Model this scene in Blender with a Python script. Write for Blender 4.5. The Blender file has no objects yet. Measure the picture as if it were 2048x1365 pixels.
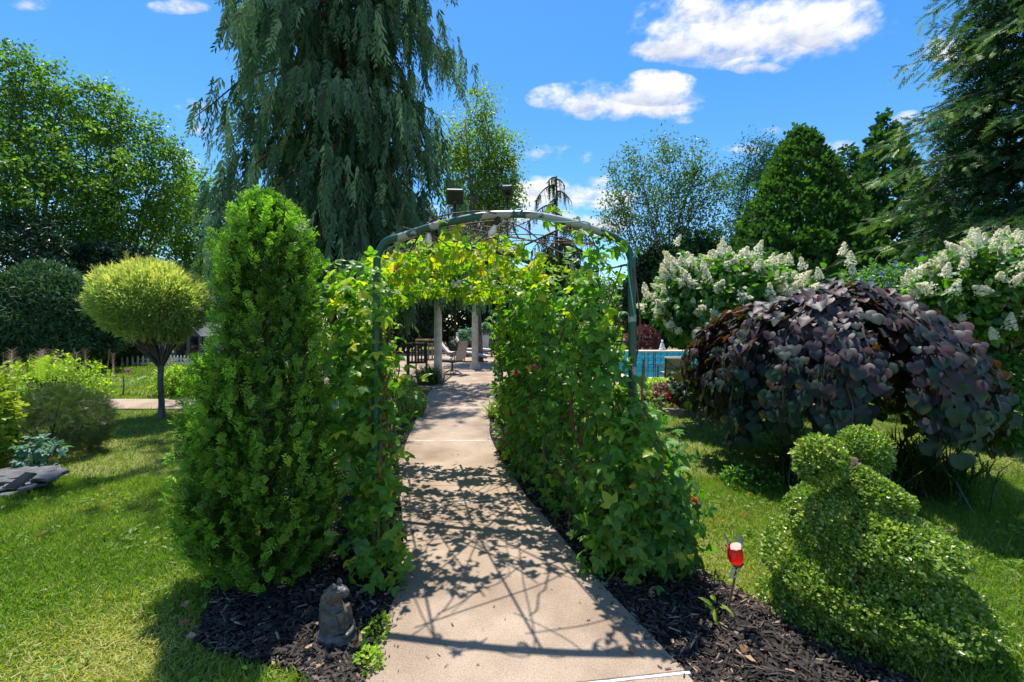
import bpy, math, random
import numpy as np
from mathutils import Vector, Matrix

random.seed(11)
rng = np.random.default_rng(11)
R = math.radians
scene = bpy.context.scene
COL = scene.collection

# ------------------------------------------------------------------ camera
CAM_H = 1.45
cam_data = bpy.data.cameras.new("camera")
cam_data.sensor_width = 36.0
cam_data.lens = 16.0
cam_data.shift_y = -0.0159
cam_data.clip_start = 0.05
cam_data.clip_end = 2000.0
cam = bpy.data.objects.new("camera", cam_data)
cam.location = (0.0, 0.0, CAM_H)
cam.rotation_euler = (R(90), 0, 0)
COL.objects.link(cam)
scene.camera = cam

# ------------------------------------------------------------------ exposure
scene.view_settings.view_transform = 'Standard'
scene.view_settings.look = 'None'
scene.view_settings.gamma = 1.0
scene.view_settings.use_curve_mapping = False
scene.view_settings.exposure = 0.80
scene.render.engine = 'CYCLES'
scene.cycles.use_denoising = True
scene.cycles.max_bounces = 7
scene.cycles.diffuse_bounces = 4
scene.cycles.glossy_bounces = 2
scene.cycles.transmission_bounces = 6
scene.cycles.transparent_max_bounces = 12
scene.cycles.caustics_reflective = False
scene.cycles.caustics_refractive = False
scene.cycles.sample_clamp_indirect = 6.0

# ------------------------------------------------------------------ sun (light travels along SUN)
SUN = Vector((0.083, -0.333, -1.0)).normalized()
SUN_EL = math.asin(-SUN.z)
SUN_AZ = math.atan2(-SUN.x, -SUN.y)          # from +Y towards +X
sun_data = bpy.data.lights.new("sun", 'SUN')
sun_data.energy = 4.6
sun_data.angle = R(0.53)
sun_data.color = (1.0, 0.955, 0.88)
sun = bpy.data.objects.new("sun", sun_data)
sun.rotation_euler = SUN.to_track_quat('-Z', 'Y').to_euler()
sun.location = (0, 0, 30)
COL.objects.link(sun)

# ------------------------------------------------------------------ sky with cumulus
FPX = 910.2
def pix_dir(px, py):
    return Vector(((px - 1024.0) / FPX, 1.0, (650.0 - py) / FPX)).normalized()

world = bpy.data.worlds.new("World")
scene.world = world
world.use_nodes = True
wt = world.node_tree
wt.nodes.clear()
def wn(t, **kw):
    n = wt.nodes.new(t)
    for k, v in kw.items():
        setattr(n, k, v)
    return n
def wmath(op, a, b=None, c=None, clamp=False):
    n = wn('ShaderNodeMath', operation=op, use_clamp=clamp)
    for i, v in enumerate((a, b, c)):
        if v is None:
            continue
        if isinstance(v, (int, float)):
            n.inputs[i].default_value = v
        else:
            wt.links.new(v, n.inputs[i])
    return n.outputs[0]
def wdot(a, vec):
    n = wn('ShaderNodeVectorMath', operation='DOT_PRODUCT')
    wt.links.new(a, n.inputs[0])
    n.inputs[1].default_value = vec
    return n.outputs['Value']
w_out = wn('ShaderNodeOutputWorld')
w_bg = wn('ShaderNodeBackground')
w_bg.inputs['Strength'].default_value = 0.15
w_sky = wn('ShaderNodeTexSky', sky_type='NISHITA')
w_sky.sun_disc = False
w_sky.sun_elevation = SUN_EL
w_sky.sun_rotation = SUN_AZ
w_sky.altitude = 100.0
w_sky.air_density = 1.0
w_sky.dust_density = 0.25
w_sky.ozone_density = 3.0
w_tint = wn('ShaderNodeHueSaturation')
w_tint.inputs['Saturation'].default_value = 1.33
w_tint.inputs['Value'].default_value = 0.83
wt.links.new(w_sky.outputs[0], w_tint.inputs['Color'])
w_tc = wn('ShaderNodeTexCoord')
d0 = w_tc.outputs['Generated']
# fluffy distortion
w_map = wn('ShaderNodeMapping')
w_map.inputs['Scale'].default_value = (1.0, 1.0, 1.7)
wt.links.new(d0, w_map.inputs['Vector'])
def wnoise(scale, detail, rough, w=0.0):
    n = wn('ShaderNodeTexNoise', noise_dimensions='4D')
    n.inputs['Scale'].default_value = scale
    n.inputs['Detail'].default_value = detail
    n.inputs['Roughness'].default_value = rough
    n.inputs['W'].default_value = w
    wt.links.new(w_map.outputs[0], n.inputs['Vector'])
    return n.outputs[0]
nz_big = wnoise(7.0, 7.0, 0.60, 1.3)
nz_edge = wnoise(22.0, 6.0, 0.62, 4.1)
# (px, py, half width, half height, weight)
CLOUDS = [(1500, 70, 300, 105, 1.0), (1690, 55, 130, 70, .85), (1360, 95, 150, 48, .85), (1518, 136, 70, 24, .75),
          (1265, 205, 210, 60, .95), (1310, 180, 110, 45, .9), (1130, 200, 90, 38, .7), (1375, 240, 45, 18, .5),
          (390, 222, 75, 38, .62), (360, 15, 80, 24, .42), (60, 10, 60, 25, .3), (1090, 312, 85, 32, .6), (1165, 322, 60, 26, .55),
          (1095, 372, 60, 30, .95), (1195, 362, 45, 28, .95), (1185, 400, 100, 46, .9), (1085, 395, 105, 40, .9), (1140, 450, 160, 40, .8), (1000, 330, 60, 20, .5),
          (1555, 263, 60, 16, .55), (1670, 300, 70, 26, .55), (1880, 95, 90, 45, .45), (1830, 240, 60, 24, .4),
          (400, 260, 60, 18, .4), (350, 330, 80, 26, .5), (1040, 440, 320, 44, .6), (1480, 300, 60, 18, .5),
          # the rest of the dome carries the same kind of clouds
          (-600, 120, 300, 90, .9), (2900, 160, 320, 100, .9), (600, -500, 320, 110, .9), (1700, -650, 360, 130, .9)]
specs = [((px - 1024) / FPX, (650 - py) / FPX, hw / FPX, hh / FPX, wgt, True) for px, py, hw, hh, wgt in CLOUDS]
specs += [(-1.2, .5, .5, .16, .9, False), (.3, .35, .4, .12, .9, False), (1.3, .7, .45, .2, .9, False), (-.2, .9, .5, .2, .9, False), (.6, .15, .3, .06, .8, False), (-.6, 1.7, .8, .35, 1.0, False), (1.2, 1.9, .9, .4, 1.0, False), (-2.4, .9, .9, .3, 1.0, False), (2.6, 1.0, .9, .3, 1.0, False), (-.1, 3.2, 1.4, .7, 1.0, False), (-2.6, .9, .8, .3, 1.0, True), (2.9, 1.1, .9, .35, 1.0, True), (-1.5, 2.6, 1.3, .6, 1.0, True), (1.6, 2.4, 1.2, .6, 1.0, True)]  # big unseen clouds overhead and behind are added to whiten the fill light
# every cloud lies on a far vertical sheet before or behind the garden (flat undersides stay level)
sep = wn('ShaderNodeSeparateXYZ')
wt.links.new(d0, sep.inputs[0])
ady = wmath('MAXIMUM', wmath('ABSOLUTE', sep.outputs[1]), 0.02)
gu = wmath('DIVIDE', sep.outputs[0], ady)
gv = wmath('DIVIDE', sep.outputs[2], ady)
is_front = wmath('GREATER_THAN', sep.outputs[1], 0.02)
is_rear = wmath('LESS_THAN', sep.outputs[1], -0.02)
best = None
shade_best = None
for cu, cv, a, b, wgt, frontal in specs:
    u = wmath('DIVIDE', wmath('SUBTRACT', gu, cu), a)
    v = wmath('DIVIDE', wmath('SUBTRACT', gv, cv), b)
    vneg = wmath('MULTIPLY', wmath('MINIMUM', v, 0.0), 1.35)     # flatter undersides
    vv = wmath('ADD', wmath('MAXIMUM', v, 0.0), vneg)
    r2 = wmath('ADD', wmath('MULTIPLY', u, u), wmath('MULTIPLY', vv, vv))
    m = wmath('MULTIPLY', wmath('MULTIPLY', wmath('SUBTRACT', 1.0, r2), wgt), is_front if frontal else is_rear)
    m = wmath('MAXIMUM', m, 0.0)
    best = m if best is None else wmath('MAXIMUM', best, m)
    s_ = wmath('MULTIPLY', v, wmath('GREATER_THAN', m, 0.001))
    shade_best = s_ if shade_best is None else wmath('ADD', shade_best, s_)
gate = wmath('GREATER_THAN', best, 0.0005)
raw = wmath('ADD', best, wmath('MULTIPLY', wmath('SUBTRACT', nz_big, 0.5), 2.9))
raw = wmath('ADD', raw, wmath('MULTIPLY', wmath('SUBTRACT', nz_edge, 0.5), 1.5))
raw = wmath('MULTIPLY', raw, wmath('MULTIPLY', best, 6.0, clamp=True))
w_ramp = wn('ShaderNodeMapRange', interpolation_type='SMOOTHSTEP')
w_ramp.inputs['From Min'].default_value = 0.16
w_ramp.inputs['From Max'].default_value = 0.95
wt.links.new(raw, w_ramp.inputs['Value'])
mask = w_ramp.outputs[0]
lit = wmath('ADD', wmath('MULTIPLY', wmath('MINIMUM', wmath('MAXIMUM', shade_best, -1.0), 1.0), 0.55), wmath('MULTIPLY', wmath('SUBTRACT', nz_edge, 0.45), 2.4))
lit = wmath('ADD', lit, 0.45, clamp=True)
w_cc = wn('ShaderNodeMixRGB')
w_cc.inputs[1].default_value = (2.3, 2.55, 3.2, 1)
w_cc.inputs[2].default_value = (4.25, 4.25, 4.35, 1)
wt.links.new(lit, w_cc.inputs[0])
w_mix = wn('ShaderNodeMixRGB')
wt.links.new(mask, w_mix.inputs[0])
wt.links.new(w_tint.outputs[0], w_mix.inputs[1])
wt.links.new(w_cc.outputs[0], w_mix.inputs[2])
wt.links.new(w_mix.outputs[0], w_bg.inputs['Color'])
wt.links.new(w_bg.outputs[0], w_out.inputs['Surface'])
world.cycles.sampling_method = 'MANUAL'
world.cycles.sample_map_resolution = 512

# ================================================================== helpers
def gnd(px, py):
    """ground point seen at a pixel of the photograph"""
    y = CAM_H * FPX / (py - 650.0)
    return ((px - 1024.0) / FPX * y, y)
def at(px, py, Y):
    return np.array(((px - 1024.0) / FPX * Y, Y, CAM_H + (650.0 - py) / FPX * Y))

def tag(o, label=None, cat=None, group=None, kind=None):
    if label: o['label'] = label
    if cat: o['category'] = cat
    if group: o['group'] = group
    if kind: o['kind'] = kind
    return o
def empty(name, loc, label=None, cat=None, group=None, rz=0.0):
    o = bpy.data.objects.new(name, None)
    o.empty_display_size = 0.1
    o.location = loc
    o.rotation_euler = (0, 0, rz)
    COL.objects.link(o)
    return tag(o, label, cat, group)
def link(name, me, parent=None, loc=None, kind=None):
    o = bpy.data.objects.new(name, me)
    COL.objects.link(o)
    if parent is not None:
        o.parent = parent
    if loc is not None:
        o.location = loc
    if kind: o['kind'] = kind
    return o
def kids(o):
    return [c for c in bpy.data.objects if c.parent is o]
def copy_tree(o, children, parent=None):
    c = o.copy(); COL.objects.link(c)
    if parent is not None:
        c.parent = parent
    for ch in children.get(o, ()):
        copy_tree(ch, children, c)
    return c
def child_map(root):
    m = {}
    for o in bpy.data.objects:
        if o.parent: m.setdefault(o.parent, []).append(o)
    return m

def np_mesh(name, V, F, mat, tint=None, smooth=False):
    V = np.ascontiguousarray(V, dtype=np.float32)
    F = np.ascontiguousarray(F, dtype=np.int32)
    me = bpy.data.meshes.new(name)
    me.vertices.add(len(V)); me.vertices.foreach_set('co', V.ravel())
    k = F.shape[1]
    me.loops.add(F.size); me.loops.foreach_set('vertex_index', F.ravel())
    me.polygons.add(len(F)); me.polygons.foreach_set('loop_start', np.arange(0, F.size, k, dtype=np.int32))
    if tint is not None:
        a = me.attributes.new('tint', 'FLOAT', 'POINT')
        a.data.foreach_set('value', np.ascontiguousarray(tint, dtype=np.float32))
    me.polygons.foreach_set('use_smooth', np.full(len(F), smooth))
    me.update(calc_edges=True)
    me.validate(clean_customdata=False)
    if mat is not None: me.materials.append(mat)
    return me

def nrm(a):
    a = np.asarray(a, float)
    return a / np.maximum(np.linalg.norm(a, axis=-1, keepdims=True), 1e-9)
def frames(normal, along):
    y = nrm(along)
    x = np.cross(y, normal)
    x = nrm(x + 1e-6)
    z = np.cross(x, y)
    return np.stack([x, y, z], axis=2)
def rand_dirs(n):
    return nrm(rng.normal(size=(n, 3)))
def wob(p, f=1.0, ph=0.0):
    """smooth pseudo noise, about -1..1"""
    p = np.asarray(p) * f
    return (np.sin(p[..., 0] * 1.9 + p[..., 1] * 2.3 + ph) + np.sin(p[..., 1] * 3.1 - p[..., 2] * 2.7 + 1.7 + ph)
            + np.sin(p[..., 2] * 3.7 + p[..., 0] * 2.9 + 0.6 - ph) + .6 * np.sin(p[..., 0] * 6.1 - p[..., 1] * 5.3 + p[..., 2] * 5.9 + ph)) / 3.2

class Scatter:
    """collects many small template pieces into one mesh"""
    def __init__(self):
        self.V, self.F, self.T, self.n = [], [], [], 0
    def add(self, T, pos, Rm, s, tint):
        tv, tf = T
        s = np.asarray(s, float)
        if s.ndim == 1: s = s[:, None]
        loc = tv[None, :, :] * s[:, None, :]
        V = np.einsum('nij,nkj->nki', Rm, loc) + pos[:, None, :]
        n, k = V.shape[:2]
        F = tf[None] + (np.arange(n) * k)[:, None, None] + self.n
        self.V.append(V.reshape(-1, 3)); self.F.append(F.reshape(-1, 3))
        self.T.append(np.repeat(np.clip(tint, 0, 1), k)); self.n += n * k
    def mesh(self, name, mat, smooth=False, origin=(0, 0, 0)):
        return np_mesh(name, np.concatenate(self.V) - np.asarray(origin), np.concatenate(self.F), mat, np.concatenate(self.T), smooth)
    def build(self, name, mat, parent=None, smooth=False, kind='stuff'):
        o0 = parent.location if parent is not None else (0, 0, 0)
        return link(name, self.mesh(name, mat, smooth, o0), parent, kind=kind)

class MB:
    """collects boxes, tubes, lathes into one mesh (world coordinates)"""
    def __init__(self): self.v, self.f, self.sm = [], [], []
    def add(self, vs, fs, smooth=False):
        b = len(self.v)
        self.v += [tuple(map(float, p)) for p in vs]
        self.f += [tuple(i + b for i in q) for q in fs]
        self.sm += [smooth] * len(fs)
        return self
    def box(self, c, s, rz=0.0, bev=0.0, rot=None):
        hx, hy, hz = s[0] / 2, s[1] / 2, s[2] / 2
        m = rot if rot is not None else Matrix.Rotation(rz, 3, 'Z')
        b = min(bev, hx * .9, hy * .9, hz * .9)
        if b <= 0:
            P = [(sx * hx, sy * hy, sz * hz) for sz in (-1, 1) for sx, sy in ((-1, -1), (1, -1), (1, 1), (-1, 1))]
            Fq = [(3, 2, 1, 0), (4, 5, 6, 7), (0, 1, 5, 4), (1, 2, 6, 5), (2, 3, 7, 6), (3, 0, 4, 7)]
        else:
            P, Fq = [], []
            rings = [(hx - b, hy - b, -hz), (hx, hy, -hz + b), (hx, hy, hz - b), (hx - b, hy - b, hz)]
            for (ax, ay, az) in rings:
                cb = b if (ax, ay) == (hx, hy) else b * .6
                P += [(-ax, -ay + cb, az), (-ax + cb, -ay, az), (ax - cb, -ay, az), (ax, -ay + cb, az), (ax, ay - cb, az), (ax - cb, ay, az), (-ax + cb, ay, az), (-ax, ay - cb, az)]
            for k in range(3):
                for i in range(8):
                    j = (i + 1) % 8
                    Fq.append((k * 8 + i, k * 8 + j, k * 8 + 8 + j, k * 8 + 8 + i))
            Fq.append(tuple(range(7, -1, -1))); Fq.append(tuple(range(24, 32)))
        P = [m @ Vector(p) + Vector(c) for p in P]
        return self.add(P, Fq)
    def tube(self, pts, rad, sides=8, cap=True, smooth=True, flat=1.0):
        pts = [Vector(p) for p in pts]
        n = len(pts)
        if isinstance(rad, (int, float)): rad = [rad] * n
        vs, fs = [], []
        t0 = (pts[1] - pts[0]).normalized()
        up = Vector((0, 0, 1)) if abs(t0.z) < .9 else Vector((0, 1, 0))
        x = t0.cross(up).normalized()
        for i, p in enumerate(pts):
            t = (pts[min(i + 1, n - 1)] - pts[max(i - 1, 0)]).normalized()
            x = (x - t * x.dot(t))
            if x.length < 1e-5: x = t.orthogonal()
            x.normalize()
            y = t.cross(x)
            for k in range(sides):
                a = 2 * math.pi * k / sides
                vs.append(p + (x * math.cos(a) + y * math.sin(a) * flat) * rad[i])
        for i in range(n - 1):
            for k in range(sides):
                k2 = (k + 1) % sides
                fs.append((i * sides + k, i * sides + k2, (i + 1) * sides + k2, (i + 1) * sides + k))
        self.add(vs, fs, smooth)
        if cap:
            b = len(self.v) - len(vs)
            self.f += [tuple(b + k for k in range(sides - 1, -1, -1)), tuple(b + (n - 1) * sides + k for k in range(sides))]
            self.sm += [False, False]
        return self
    def lathe(self, prof, c, seg=20, smooth=True, flute=0.0, nfl=0, cap=True, rot=None):
        vs, fs = [], []
        for r, z in prof:
            for k in range(seg):
                a = 2 * math.pi * k / seg
                rr = r * (1 - flute * (0.5 + 0.5 * math.cos(a * nfl))) if nfl else r
                p = Vector((rr * math.cos(a), rr * math.sin(a), z))
                if rot is not None: p = rot @ p
                vs.append(p + Vector(c))
        for i in range(len(prof) - 1):
            for k in range(seg):
                k2 = (k + 1) % seg
                fs.append((i * seg + k, i * seg + k2, (i + 1) * seg + k2, (i + 1) * seg + k))
        self.add(vs, fs, smooth)
        if cap:
            b = len(self.v) - len(vs)
            self.f += [tuple(b + k for k in range(seg - 1, -1, -1)), tuple(b + (len(prof) - 1) * seg + k for k in range(seg))]
            self.sm += [False, False]
        return self
    def prism(self, poly, z0, z1):
        n = len(poly)
        vs = [(x, y, z0) for x, y in poly] + [(x, y, z1) for x, y in poly]
        fs = [tuple(range(n - 1, -1, -1)), tuple(range(n, 2 * n))] + [(i, (i + 1) % n, n + (i + 1) % n, n + i) for i in range(n)]
        return self.add(vs, fs)
    def mesh(self, name, mat, origin=(0, 0, 0)):
        me = bpy.data.meshes.new(name)
        o = Vector(origin)
        me.from_pydata([tuple(Vector(p) - o) for p in self.v], [], self.f)
        me.polygons.foreach_set('use_smooth', self.sm)
        me.update()
        if mat: me.materials.append(mat)
        return me
    def build(self, name, mat, parent=None, kind=None):
        """parents are unrotated Empties or meshes: children keep world coordinates minus the root's location"""
        o0 = Vector((0, 0, 0))
        p = parent
        while p is not None:
            o0 += p.location; p = p.parent
        return link(name, self.mesh(name, mat, o0), parent, kind=kind)

def smooth_path(pts, n=6):
    pts = [Vector(p) for p in pts]
    out = []
    for i in range(len(pts) - 1):
        p0 = pts[max(i - 1, 0)]; p1 = pts[i]; p2 = pts[i + 1]; p3 = pts[min(i + 2, len(pts) - 1)]
        for k in range(n):
            t = k / n
            out.append(0.5 * ((2 * p1) + (p2 - p0) * t + (2 * p0 - 5 * p1 + 4 * p2 - p3) * t * t + (3 * p1 - p0 - 3 * p2 + p3) * t ** 3))
    out.append(pts[-1])
    return out

# ================================================================== materials
def new_mat(name):
    m = bpy.data.materials.new(name); m.use_nodes = True
    nt = m.node_tree
    return m, nt, nt.nodes['Principled BSDF'], nt.nodes['Material Output']
def set_spec(b, v):
    b.inputs['Specular IOR Level'].default_value = v
def fol(name, dark, mid, light, trans=0.4, rough=0.45, spec=0.35, tmul=(1.5, 1.9, 0.5), pos=(0.0, 0.5, 1.0), bump=False, back=None, gain=1.25):
    """leaf material: colour by the per-leaf tint, light shining through"""
    dark, mid, light = [tuple(min(.88, c * gain) for c in q) for q in (dark, mid, light)]
    m, nt, b, out = new_mat(name)
    at_ = nt.nodes.new('ShaderNodeAttribute'); at_.attribute_name = 'tint'
    rp = nt.nodes.new('ShaderNodeValToRGB')
    e = rp.color_ramp.elements
    e[0].position, e[0].color = pos[0], (*dark, 1)
    e[1].position, e[1].color = pos[2], (*light, 1)
    x = e.new(pos[1]); x.color = (*mid, 1)
    nt.links.new(at_.outputs['Fac'], rp.inputs[0])
    b.inputs['Roughness'].default_value = rough
    set_spec(b, spec)
    nt.links.new(rp.outputs[0], b.inputs['Base Color'])
    tr = nt.nodes.new('ShaderNodeBsdfTranslucent')
    mu = nt.nodes.new('ShaderNodeMixRGB'); mu.blend_type = 'MULTIPLY'; mu.inputs[0].default_value = 1
    if back is not None:
        mu.inputs[1].default_value = (*back, 1); mu.inputs[2].default_value = (1, 1, 1, 1)
    else:
        nt.links.new(rp.outputs[0], mu.inputs[1]); mu.inputs[2].default_value = (*tmul, 1)
    nt.links.new(mu.outputs[0], tr.inputs['Color'])
    mx = nt.nodes.new('ShaderNodeMixShader'); mx.inputs[0].default_value = trans
    nt.links.new(b.outputs[0], mx.inputs[1]); nt.links.new(tr.outputs[0], mx.inputs[2])
    nt.links.new(mx.outputs[0], out.inputs['Surface'])
    return m
def surf(name, c1, c2, scale=8.0, rough=0.7, spec=0.3, bump=0.0, bscale=40.0, metal=0.0, detail=6.0, stretch=(1, 1, 1), lo=.35, hi=.65):
    """two-tone noise material on object coordinates"""
    m, nt, b, out = new_mat(name)
    tc = nt.nodes.new('ShaderNodeTexCoord'); mp = nt.nodes.new('ShaderNodeMapping')
    mp.inputs['Scale'].default_value = stretch
    nt.links.new(tc.outputs['Object'], mp.inputs[0])
    nz = nt.nodes.new('ShaderNodeTexNoise'); nz.inputs['Scale'].default_value = scale; nz.inputs['Detail'].default_value = detail
    nz.inputs['Roughness'].default_value = .62
    nt.links.new(mp.outputs[0], nz.inputs['Vector'])
    rp = nt.nodes.new('ShaderNodeValToRGB')
    rp.color_ramp.elements[0].position, rp.color_ramp.elements[0].color = lo, (*c1, 1)
    rp.color_ramp.elements[1].position, rp.color_ramp.elements[1].color = hi, (*c2, 1)
    nt.links.new(nz.outputs[0], rp.inputs[0]); nt.links.new(rp.outputs[0], b.inputs['Base Color'])
    b.inputs['Roughness'].default_value = rough; b.inputs['Metallic'].default_value = metal; set_spec(b, spec)
    if bump:
        n2 = nt.nodes.new('ShaderNodeTexNoise'); n2.inputs['Scale'].default_value = bscale; n2.inputs['Detail'].default_value = 5
        nt.links.new(mp.outputs[0], n2.inputs['Vector'])
        bp = nt.nodes.new('ShaderNodeBump'); bp.inputs['Strength'].default_value = bump; bp.inputs['Distance'].default_value = .01
        nt.links.new(n2.outputs[0], bp.inputs['Height']); nt.links.new(bp.outputs[0], b.inputs['Normal'])
    return m

M = {}
M['arbor'] = fol('arborvitae_leaf', (.028, .022, .008), (.044, .112, .015), (.26, .46, .050), .27, .5, .3, (1.4, 1.7, .6), (.06, .24, 1))
M['boxleaf'] = fol('boxwood_leaf', (.050, .095, .018), (.155, .245, .036), (.62, .58, .22), .34, .32, .5, (1.5, 1.7, .4), (0, .5, 1))
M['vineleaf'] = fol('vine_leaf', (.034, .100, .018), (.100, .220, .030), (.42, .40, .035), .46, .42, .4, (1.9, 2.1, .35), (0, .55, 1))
M['vinetop'] = fol('vine_leaf_sun_painted', (.06, .15, .018), (.17, .30, .026), (.48, .38, .03), .52, .45, .35, (1.5, 1.7, .3), (0, .5, 1))  # yellower copy of the vine leaf, sunlight put into its colour
M['redbud'] = fol('redbud_leaf', (.028, .068, .036), (.046, .042, .052), (.095, .046, .044), .24, .50, .32, (2.6, 1.6, .3), (0, .55, 1), gain=1.0)
M['hydleaf'] = fol('hydrangea_leaf', (.026, .068, .016), (.065, .16, .026), (.17, .32, .04), .42, .42, .4, (1.7, 2.0, .4))
M['bloom'] = fol('hydrangea_bloom', (.60, .58, .30), (.80, .77, .60), (.88, .86, .76), .46, .7, .1, (1.05, 1.05, .9), (0, .4, 1), gain=1.0)
M['cypress'] = fol('weeping_cypress_spray', (.022, .052, .027), (.075, .142, .072), (.28, .38, .19), .28, .6, .2, (1.2, 1.5, .8))
M['deodar'] = fol('deodar_needle', (.012, .038, .016), (.042, .112, .036), (.27, .36, .085), .24, .6, .25, (1.3, 1.5, .6), (0, .5, 1))
M['conifer'] = fol('dark_conifer_spray', (.014, .040, .016), (.036, .092, .030), (.09, .18, .045), .28, .6, .25, (1.3, 1.6, .5))
M['thuja'] = fol('tall_arborvitae_spray', (.016, .045, .014), (.046, .110, .025), (.125, .225, .040), .30, .55, .25, (1.4, 1.7, .5))
M['maple'] = fol('broadleaf_tree_leaf', (.026, .066, .020), (.080, .155, .036), (.22, .32, .06), .46, .45, .35, (1.6, 1.9, .4))
M['birch'] = fol('birch_leaf', (.06, .12, .016), (.15, .23, .025), (.32, .38, .035), .5, .45, .3, (1.5, 1.7, .35))
M['airy'] = fol('fine_tree_leaf', (.036, .075, .03), (.075, .14, .05), (.15, .24, .07), .4, .45, .35, (1.5, 1.7, .5))
M['laurel'] = fol('laurel_leaf', (.018, .046, .024), (.040, .092, .044), (.12, .19, .10), .18, .5, .3, (1.4, 1.7, .5))
M['darkhedge'] = fol('dark_evergreen_leaf', (.010, .028, .014), (.020, .050, .022), (.045, .085, .035), .2, .45, .35, (1.4, 1.6, .5))
M['willow'] = fol('dappled_willow_leaf', (.16, .23, .07), (.36, .43, .15), (.70, .54, .20), .50, .5, .3, (1.2, 1.3, .5), (0, .55, 1))
M['lime'] = fol('lime_shrub_leaf', (.10, .19, .025), (.25, .36, .040), (.50, .52, .08), .48, .45, .35, (1.5, 1.7, .35))
M['gold'] = fol('golden_conifer_spray', (.10, .16, .02), (.26, .34, .05), (.50, .52, .10), .42, .55, .2, (1.2, 1.3, .4))
M['yew'] = fol('spiky_shrub_leaf', (.020, .045, .016), (.055, .09, .03), (.16, .17, .07), .3, .5, .35, (1.4, 1.6, .5))
M['bluegreen'] = fol('columbine_leaf', (.05, .12, .08), (.12, .23, .16), (.28, .40, .31), .35, .5, .3, (1.1, 1.4, .8))
M['hibiscus'] = fol('rose_of_sharon_leaf', (.03, .09, .03), (.08, .18, .06), (.22, .34, .13), .38, .42, .4, (1.4, 1.7, .5))
M['blueflower'] = fol('blue_petal', (.14, .15, .55), (.22, .24, .70), (.40, .42, .85), .3, .6, .1, (1, 1, 1), gain=1.0)
M['redflower'] = fol('red_petal', (.45, .012, .015), (.62, .02, .02), (.75, .10, .12), .35, .55, .2, (1, 1, 1))
M['pinkflower'] = fol('pink_petal', (.55, .06, .16), (.70, .10, .25), (.80, .3, .4), .35, .55, .2, (1, 1, 1))
M['grass'] = fol('grass_blade', (.060, .115, .016), (.125, .22, .026), (.38, .35, .10), .40, .45, .3, (1.5, 1.7, .35), (0, .5, 1))
M['straw'] = fol('dry_grass_plume', (.22, .14, .08), (.42, .28, .18), (.6, .42, .32), .3, .7, .1, (1, 1, 1))
M['barberry'] = fol('barberry_leaf', (.08, .03, .03), (.16, .06, .06), (.26, .12, .10), .3, .5, .3, (1.3, 1, .8))
M['liriope'] = fol('strap_leaf', (.012, .035, .010), (.03, .07, .015), (.08, .14, .03), .3, .35, .5, (1.4, 1.7, .4))
M['chip'] = fol('mulch_chip', (.020, .016, .014), (.070, .053, .043), (.36, .25, .18), .0, .75, .25, (1, 1, 1), (0, .72, 1), gain=1.0)
M['deadleaf'] = fol('fallen_leaf', (.20, .09, .04), (.36, .20, .11), (.52, .36, .24), .3, .6, .2, (1.2, .9, .6), gain=1.0)
M['bark'] = surf('bark', (.045, .032, .024), (.15, .115, .09), 9, .9, .15, .8, 30, stretch=(1, 1, .25))
M['redbark'] = surf('cedar_bark', (.09, .045, .03), (.22, .125, .085), 8, .9, .1, .8, 24, stretch=(1, 1, .15))
M['greybark'] = surf('grey_bark', (.055, .050, .045), (.17, .155, .14), 12, .9, .15, .6, 30, stretch=(1, 1, .3))
M['stem'] = surf('woody_stem', (.085, .045, .025), (.22, .12, .07), 30, .75, .2)
M['greenstem'] = surf('green_stem', (.07, .12, .02), (.18, .22, .05), 20, .6, .3)
M['concrete'] = None
M['paint_cream'] = surf('cream_paint', (.50, .46, .38), (.72, .68, .58), 6, .55, .35)
M['white'] = surf('white_paint', (.62, .62, .60), (.80, .80, .78), 14, .6, .3)
M['blackmetal'] = surf('black_metal', (.012, .012, .012), (.03, .028, .026), 20, .4, .5)
M['bronze'] = surf('dark_bronze_frame', (.022, .017, .014), (.05, .038, .03), 20, .4, .5)
M['cushion'] = surf('taupe_cushion', (.33, .29, .27), (.44, .39, .37), 60, .9, .1, .3, 300)
M['lightcushion'] = surf('pale_cushion', (.50, .45, .44), (.62, .57, .56), 60, .9, .1, .3, 300)
M['wicker'] = surf('brown_wicker', (.12, .06, .035), (.30, .16, .10), 40, .6, .3, .5, 120)
M['slate'] = surf('slate', (.055, .056, .062), (.155, .152, .150), 9, .55, .4, .6, 40, stretch=(1, 1, 3))
M['rock'] = surf('bed_edging_stone', (.09, .075, .065), (.25, .21, .18), 12, .85, .2, .7, 30)
M['resin'] = surf('weathered_resin', (.035, .040, .048), (.17, .125, .095), 14, .42, .5, .5, 70, lo=.38, hi=.68)
M['woodtan'] = surf('tan_wood', (.28, .19, .12), (.45, .33, .22), 8, .7, .2, stretch=(1, 1, .2))
M['woodblack'] = surf('black_wood', (.012, .011, .010), (.035, .03, .028), 8, .6, .3)
M['bluegrey'] = surf('blue_grey_paint', (.10, .115, .14), (.16, .18, .21), 8, .6, .3)
M['palewall'] = surf('pale_siding', (.45, .50, .53), (.58, .62, .64), 8, .7, .2)
M['orange'] = surf('orange_plastic', (.75, .16, .01), (.85, .22, .02), 6, .4, .5)
M['coping'] = surf('pool_coping', (.42, .34, .28), (.58, .49, .42), 16, .8, .2)
M['plaster'] = surf('pool_plaster', (.14, .60, .66), (.20, .70, .76), 3, .6, .3)
M['zinc'] = surf('pale_zinc', (.42, .47, .52), (.62, .67, .72), 5, .5, .4)
M['panelblack'] = surf('solar_cell', (.012, .016, .026), (.02, .026, .04), 30, .15, .6)
M['socket'] = surf('black_rubber', (.012, .012, .013), (.022, .022, .022), 30, .55, .4)
M['cord'] = surf('black_cord', (.01, .01, .01), (.02, .02, .02), 30, .6, .4)
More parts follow.
